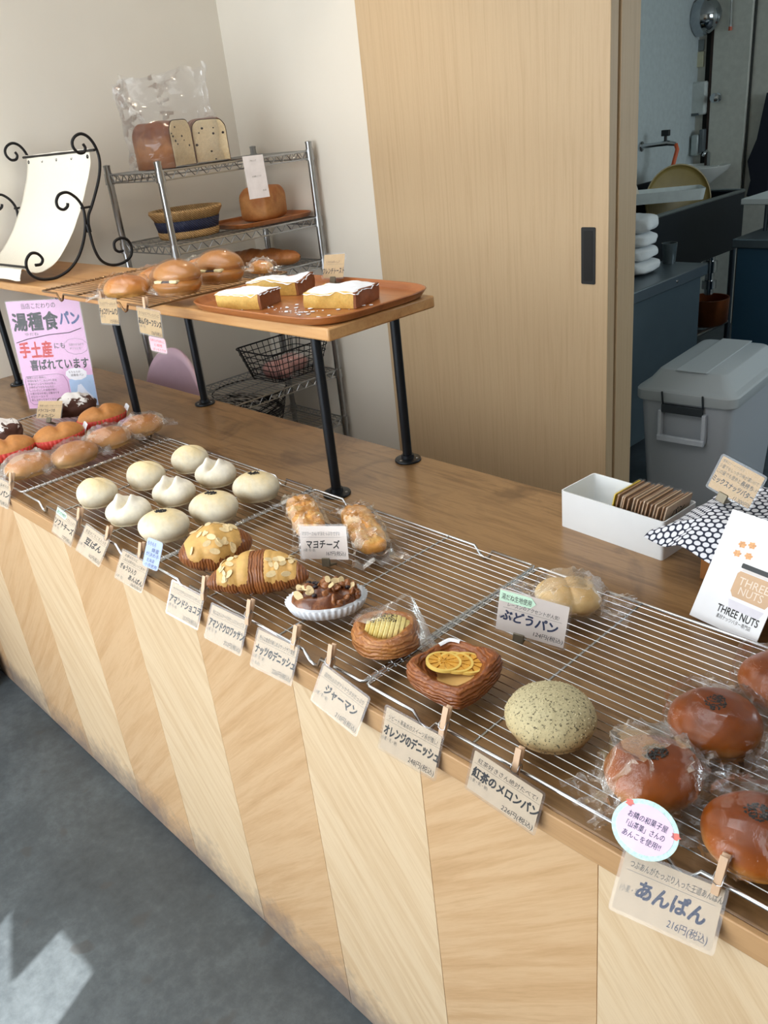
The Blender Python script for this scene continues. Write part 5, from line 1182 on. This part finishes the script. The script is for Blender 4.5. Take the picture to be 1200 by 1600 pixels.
for a, b, z in lays:
    o = rrect(a, b, 0.045 if z < 0.56 else 0.03, 6); k = len(o); vs += [(x, y, z) for x, y in o]
fs = [tuple(range(k))[::-1], tuple((len(lays) - 1) * k + i for i in range(k))]
for q in range(len(lays) - 1): fs += [(q * k + i, q * k + (i + 1) % k, (q + 1) * k + (i + 1) % k, (q + 1) * k + i) for i in range(k)]
lid = m.add(vs, fs).build('lid', LID, t, smooth=30)
MB().bb(-0.06, 0.06, -0.24, 0.24, 0.608, 0.6125).build('lid_rib', LID, lid, bevel=0.003)
m = MB().tube([(-0.078, -0.300, 0.490), (-0.078, -0.312, 0.545)], 0.004, 8).tube([(0.078, -0.300, 0.490), (0.078, -0.312, 0.545)], 0.004, 8).bb(-0.080, 0.080, -0.310, -0.296, 0.462, 0.494)
m.build('latch', plain('dark_latch', S(48, 54, 60), 0.4), t, bevel=0.003)['label'] = 'dark grey locking latch'
m = MB().bb(-0.093, 0.093, -0.318, -0.300, 0.345, 0.370).bb(-0.093, -0.078, -0.312, -0.284, 0.350, 0.470).bb(0.078, 0.093, -0.312, -0.284, 0.350, 0.470)
m.build('carry_handle', plain('pale_handle', S(206, 212, 222), 0.35), t, bevel=0.004)
CST = plain('dull_steel', S(120, 132, 140), 0.35, 0.8, var=0.04, scale=6)
SSS = plain('sink_steel', S(84, 94, 104), 0.3, 0.9, var=0.04, scale=6)
t = thing('steel_cabinet', 'low steel worktop cabinet behind the storage bin', 'cabinet', (-2.26, 3.32, 0))
MB().bb(-0.34, 0.315, -0.63, 0.63, 0.06, 0.745).build('body', plain('cabinet_steel', S(112, 128, 136), 0.32, 0.7, var=0.05, scale=4), t, bevel=0.004)
MB().bb(-0.36, 0.34, -0.65, 0.65, 0.745, 0.80).build('worktop', CST, t, bevel=0.006)
m = MB()
for y in (-0.1, 0.35): m.lathe([(0, 0), (.008, 0), (.006, .004), (0, .005)], 12, Matrix.Translation((0.34, y, 0.772)) @ Matrix.Rotation(PI / 2, 4, 'Y'))
m.build('bolts', plain('screw_steel', S(150, 150, 150), 0.3, 1.0), t)
for x in (-0.3, 0.27):
    for y in (-0.57, 0.57): MB().tube([(x, y, 0), (x, y, 0.06)], 0.02, 10).build('foot', SSS, t)
# folded white towels, stacked
TW = plain('white_towel', S(222, 226, 228), 0.95, var=0.03, scale=160, bump=0.4)
for k, (lb, dx) in enumerate((('folded white towel at the bottom of the pile on the steel cabinet', 0.02), ('folded white towel second from the bottom of the pile on the steel cabinet', 0.0), ('folded white towel third from the bottom of the pile on the steel cabinet', -0.01), ('rolled white towel on top of the pile on the steel cabinet', -0.015))):
    hz = 0.029 if k < 3 else 0.038
    def tw(d, s=k, hz=hz):
        p = Vector((0.115 * math.copysign(abs(d.x) ** .45, d.x), 0.10 * math.copysign(abs(d.y) ** .5, d.y), hz * math.copysign(abs(d.z) ** .6, d.z))); return p * (1 + 0.13 * N((p.x * 14 + s * 3, p.y * 14, p.z * 18)) + 0.05 * N((p.x * 40, p.y * 40 + s, p.z * 40)))
    tag(MB().blob(tw, 40, 22).build('towel', TW, None, (-2.165 + dx, 3.66 + 0.01 * k, 0.834 + 0.060 * k + (0.009 if k == 3 else 0)), (0, 0, 0.1 * k), smooth=180), lb, 'towel', 'white towels on the steel cabinet')
tag(MB().lathe([(0, 0.003), (0.030, 0.003), (0.038, 0.10), (0.034, 0.10), (0.027, 0.008), (0, 0.008)], 24).build('tumbler', plain('smoky_plastic', S(72, 82, 86), 0.15), None, (-2.10, 3.92, 0.7975), smooth=50), 'dark tumbler behind the pile of white towels', 'cup')
# long sink
t = thing('sink', 'long steel kitchen sink on tube legs along the kitchen wall', 'sink', (-2.70, 4.72, 0))
m = MB().bb(-0.295, 0.30, -0.66, 0.66, 0.62, 0.63)
m.bb(-0.295, -0.285, -0.66, 0.66, 0.63, 0.95).bb(0.29, 0.30, -0.66, 0.66, 0.63, 0.95).bb(-0.285, 0.29, -0.66, -0.65, 0.63, 0.95).bb(-0.285, 0.29, 0.65, 0.66, 0.63, 0.95).bb(-0.295, 0.305, -0.665, 0.665, 0.945, 0.957).bb(-0.295, -0.285, -0.66, 0.66, 0.95, 1.03)
m.f = [f for f in m.f]
m2 = MB().bb(-0.295, 0.30, -0.66, 0.66, 0.62, 0.63).bb(-0.297, -0.285, -0.66, 0.66, 0.62, 1.03).bb(0.288, 0.302, -0.66, 0.66, 0.62, 0.955).bb(-0.285, 0.29, -0.662, -0.648, 0.62, 0.955).bb(-0.285, 0.29, 0.648, 0.662, 0.62, 0.955)
m2.build('basin', plain('sink_dark', S(44, 50, 58), 0.38, 0.8, var=0.05, scale=5), t, bevel=0.004)
MB().tube([(-0.285, -0.655, 0.955), (0.295, -0.655, 0.955), (0.295, 0.655, 0.955), (-0.285, 0.655, 0.955)], 0.012, 8, True).build('rim', plain('sink_rim', S(140, 148, 150), 0.3, 0.9), t, smooth=60)
for x in (-0.26, 0.27):
    for y in (-0.62, 0.62): MB().tube([(x, y, 0), (x, y, 0.62)], 0.018, 12).build('leg', SSS, t)
MB().tube([(0.27, -0.62, 0.16), (0.27, 0.62, 0.16)], 0.012, 8).tube([(-0.26, -0.62, 0.16), (-0.26, 0.62, 0.16)], 0.012, 8).tube([(-0.26, 0.62, 0.16), (0.27, 0.62, 0.16)], 0.012, 8).tube([(0.27, -0.2, 0.16), (-0.26, -0.2, 0.16)], 0.01, 8).tube([(0.27, 0.3, 0.16), (-0.26, 0.3, 0.16)], 0.01, 8).build('lower_rail', plain('rail_steel', S(170, 172, 172), 0.3, 0.9), t, smooth=60)
MB().tube([(0.21, 0.45, 0.62), (0.21, 0.45, 0.36)], 0.028, 14).lathe([(0.03, 0.0), (0.044, 0.0), (0.044, 0.07), (0.03, 0.07)], 18, Matrix.Translation((0.21, 0.45, 0.50))).lathe([(0.03, 0.0), (0.044, 0.0), (0.044, 0.05), (0.03, 0.05)], 18, Matrix.Translation((0.21, 0.45, 0.40))).build('drain_pipe', plain('chrome_pipe', S(210, 212, 214), 0.15, 1.0), t)
tag(MB().lathe([(0, 0.0), (0.10, 0.0), (0.125, 0.02), (0.13, 0.17), (0.122, 0.17), (0.118, 0.025), (0, 0.012)], 30).build('copper_pot', plain('copper', S(166, 92, 52), 0.35, 0.8), None, (-2.49, 5.17, 0.172), smooth=50), 'copper coloured pot on the rail below the sink', 'pot')
# wooden round tray and white tub standing in the sink
t = thing('washing_tub', 'long white plastic tub resting on the sink rim', 'tub', (-2.64, 4.86, 0.968), (0, 0, math.radians(36)))
shell(0.0, 0.062, 0.40, 0.20, 0.42, 0.22, 0.03).build('tub', plain('tub_white', S(208, 216, 214), 0.4), t, smooth=40)
MB().tube([(-0.17, 0.02, 0.02), (-0.20, -0.03, 0.12)], [0.03, 0.022], 12).build('sponge_roll', plain('sponge', S(214, 206, 190), 0.9), t, smooth=60)
tag(MB().lathe([(0, 0.0), (0.185, 0.0), (0.205, 0.012), (0.21, 0.030), (0.203, 0.030), (0.195, 0.016), (0.18, 0.008), (0, 0.008)], 48).build('round_tray', plain('bamboo_olive', S(146, 126, 70), 0.45, var=0.1, scale=20), None, (-2.70, 5.10, 0.935), (math.radians(80), 0, math.radians(52)), smooth=45), 'round olive brown tray standing on edge in the sink', 'tray')
# faucet with orange hose
t = thing('faucet', 'wall tap with an orange hose above the sink', 'faucet', (-3.0, 5.18, 1.25))
CH = plain('chrome_tap', S(196, 200, 204), 0.18, 1.0)
MB().tube([(0, 0, 0), (0.10, 0.02, 0.005), (0.16, 0.04, 0.01), (0.21, 0.05, 0.0)], [0.016, 0.013, 0.017, 0.012], 14).lathe([(0, 0), (.03, 0), (.03, .01), (0, .012)], 18, Matrix.Rotation(PI / 2, 4, 'Y')).build('spout', CH, t, smooth=60)
MB().tube([(0.15, 0.035, 0.012), (0.15, 0.035, 0.050)], 0.010, 10).bb(0.125, 0.175, 0.022, 0.048, 0.050, 0.085).build('tap_handle', plain('tap_black', S(26, 28, 30), 0.4), t, bevel=0.004)
MB().tube([(0.21, 0.05, 0.002), (0.222, 0.052, -0.03), (0.21, 0.03, -0.12), (0.17, -0.02, -0.20), (0.15, -0.06, -0.26), (0.15, -0.08, -0.36)], 0.0125, 10).build('orange_hose', plain('orange_rubber', S(214, 96, 52), 0.5), t, smooth=180)
# wash basin with dispenser on the back wall
t = thing('wash_basin', 'small white wall basin beside the dark door gap', 'basin', (-2.86, 5.69, 1.05), (0, 0, 0))
POR = plain('porcelain', S(222, 224, 220), 0.25, var=0.01)
MB().lathe([(0.0, -0.115), (0.05, -0.11), (0.11, -0.06), (0.185, -0.005), (0.20, 0.022), (0.192, 0.026), (0.16, 0.0), (0.1, -0.05), (0, -0.075)], 40, None, 1.0, 0.95).bb(-0.10, 0.07, 0.12, 0.178, -0.05, 0.012).build('bowl', POR, t, smooth=50)
MB().tube([(0.0, 0.13, 0.01), (0, 0.13, 0.09), (0, 0.09, 0.11), (0, 0.05, 0.085)], 0.010, 10).build('tap', CH, t, smooth=180)
MB().tube([(0.02, 0.06, -0.10), (0.02, 0.06, -0.22), (0.02, 0.17, -0.24)], 0.016, 10).build('waste_pipe', plain('dark_pipe', S(40, 44, 48), 0.4), t, smooth=60)
t = thing('soap_dispenser', 'clear soap dispenser on the wall above the wash basin', 'dispenser', (-2.98, 5.84, 1.13))
MB().bb(-0.005, 0.045, -0.04, 0.038, 0, 0.13).build('bottle', plain('soap_clear', S(176, 186, 186), 0.15), t, bevel=0.01); MB().bb(0.046, 0.078, -0.03, 0.038, 0.02, 0.16).build('holder', plain('grey_plastic', S(96, 104, 108), 0.4), t, bevel=0.006)
# fittings on the back wall
t = thing('wall_switch', 'grey and cream switch plate on the kitchen wall below the steel dome', 'switch', (-2.975, 5.874, 1.72))
MB().bb(-0.05, 0.012, -0.006, 0.006, 0.04, 0.105).build('grey_plate', plain('switch_grey', S(128, 136, 136), 0.5), t, bevel=0.002); MB().bb(-0.055, 0.015, -0.010, 0.006, -0.055, 0.035).build('cream_plate', plain('switch_cream', S(210, 206, 176), 0.5), t, bevel=0.003)
t = thing('towel_dispenser', 'pale paper towel dispenser on the kitchen wall below the switch plate', 'dispenser', (-2.97, 5.86, 1.38))
MB().bb(-0.06, 0.06, -0.04, 0.019, 0.0, 0.20).build('body', plain('dispenser_white', S(204, 210, 208), 0.4), t, bevel=0.012); MB().bb(-0.05, 0.02, -0.044, -0.03, -0.003, 0.012).build('slot', plain('grey_plastic', S(96, 104, 108), 0.4), t)
t = thing('steel_dome', 'round shiny steel dome mounted high on the kitchen wall', 'wall lamp', (-2.955, 5.86, 1.945))
MB().lathe([(0, 0.13), (0.03, 0.128), (0.07, 0.11), (0.10, 0.07), (0.115, 0.02), (0.112, 0.018), (0.1, 0.05), (0, 0.1)], 36, Matrix.Rotation(math.radians(75), 4, 'X') @ Matrix.Rotation(0.0, 4, 'Y')).build('dome', plain('mirror_steel', S(176, 182, 188), 0.12, 1.0), t, smooth=50); MB().tube([(0, 0.02, 0), (0, -0.06, 0.06), (0, 0.015, 0.16)], 0.012, 10).build('bracket', CH, t, smooth=60)
# door with knob; a dark strip paints the shade of the ajar gap
struct(MB().bb(-2.945, -2.885, 5.872, 5.880, 0.0, 2.3).build('door_gap_shade', plain('gap_shade', S(14, 11, 10), 0.8), smooth=0))
d2_ = struct(MB().bb(-2.885, -2.645, 5.845, 5.877, 0.0, 2.3).build('door_2', plain('door_white', S(208, 208, 198), 0.45), bevel=0.002))
struct(MB().bb(-2.905, -2.886, 5.850, 5.878, 0.0, 2.3).build('trim_3', plain('dark_brown_jamb', S(58, 38, 30), 0.5), bevel=0.002))
struct(MB().bb(-2.642, -2.630, 5.868, 5.878, 0.0, 2.3).build('trim_4', plain('dark_line', S(60, 62, 60), 0.6), smooth=0))
k_ = MB().lathe([(0, 0), (.028, 0), (.028, .006), (.012, .010), (.012, .03), (.026, .036), (.028, .055), (.020, .062), (0, .064)], 24, Matrix.Translation((-2.835, 5.846, 1.475)) @ Matrix.Rotation(PI / 2, 4, 'X')).build('door_knob', CH, d2_, smooth=45)
t = thing('door_stay', 'thin metal stay with an orange tip hanging on the white kitchen door', 'latch', (-2.778, 5.832, 1.87))
MB().tube([(0, 0, 0.16), (0.004, 0, 0.0)], 0.006, 8).build('rod', CH, t); MB().lathe([(0, 0), (.011, 0), (.011, .022), (0, .022)], 12, Matrix.Translation((0.004, 0, -0.02))).build('tip', plain('orange_tip', S(196, 96, 70), 0.5), t)
tag(MB().prism([(-0.04, 0.0), (0.10, 0.0), (0.11, 0.5), (0.04, 0.62), (0.0, 0.35), (-0.05, 0.22), (-0.02, 0.1)], -0.02, 0.02).build('apron', plain('navy_apron', S(26, 30, 44), 0.9), None, (-2.55, 5.845, 0.86), bevel=0.008), 'dark navy apron hanging on the kitchen wall at the right edge', 'apron')
# blue steel fridge at the right with a white board over it
t = thing('work_fridge', 'blue grey steel worktop fridge at the right edge of the kitchen', 'fridge', (-1.55, 4.66, 0))
MB().bb(-0.42, 0.45, -0.28, 0.35, 0.08, 0.80).build('body', plain('blue_steel', S(58, 96, 124), 0.4, 0.3, var=0.03, scale=4), t, bevel=0.006); MB().bb(-0.44, 0.47, -0.30, 0.36, 0.80, 0.845).build('worktop', CST, t, bevel=0.005)
for x in (-0.36, 0.4):
    for y in (-0.22, 0.28): MB().tube([(x, y, 0), (x, y, 0.08)], 0.02, 10).build('foot', SSS, t)
t = thing('shelf_board', 'white board shelf raised on posts over the blue steel fridge', 'shelf', (-1.60, 4.80, 0.845))
MB().bb(-0.46, 0.45, -0.22, 0.22, 0.135, 0.165).build('board', plain('board_white', S(222, 230, 232), 0.4, var=0.01), t, bevel=0.004)
for x in (-0.34, 0.40):
    for y in (-0.17, 0.17): MB().tube([(x, y, 0), (x, y, 0.135)], 0.012, 8).build('post', SSS, t)
for k, (x, y) in enumerate(((-1.80, 4.72), (-1.66, 4.70))):
    tag(MB().lathe([(0, 0), (.05, 0), (.062, .02), (.062, .075), (.05, .085), (0, .09)], 22).build('canister', plain('dark_tin', S(34, 38, 42), 0.4, 0.3), None, (x, y, 0.8455), smooth=45), ('dark canister under the white board, nearer the sink', 'dark canister under the white board, farther from the sink')[k], 'canister')
# ceiling lamps
DL = plain('downlight_white', S(230, 230, 226), 0.5)
EM = NT('lamp_glow'); EM.b.inputs['Emission Color'].default_value = (1.0, 0.80, 0.55, 1); EM.b.inputs['Emission Strength'].default_value = 12; EM = EM.m
for k, (x, y, lb) in enumerate(((-0.35, 0.45, 'round ceiling downlight above the right end of the counter'), (-1.25, 0.45, 'round ceiling downlight above the middle of the counter'), (-2.15, 0.45, 'round ceiling downlight above the left end of the counter'), (-2.3, 1.75, 'round ceiling downlight above the chrome shelving'))):
    t = thing('ceiling_light', lb, 'lamp', (x, y, 2.75))
    MB().lathe([(0.045, -0.002), (0.062, -0.002), (0.064, -0.010), (0.045, -0.012), (0.045, -0.002)], 32).build('ring', DL, t, smooth=40); MB().lathe([(0, -0.004), (0.044, -0.004), (0.044, -0.0055), (0, -0.0055)], 32).build('lens', EM, t, smooth=40)
    l = bpy.data.lights.new('downlight', 'SPOT'); l.energy = 22; l.color = (1.0, 0.83, 0.62); l.spot_size = math.radians(95); l.spot_blend = 0.7; l.shadow_soft_size = 0.04
    lo = bpy.data.objects.new('downlight', l); COL.objects.link(lo); lo.location = (x, y, 2.735)
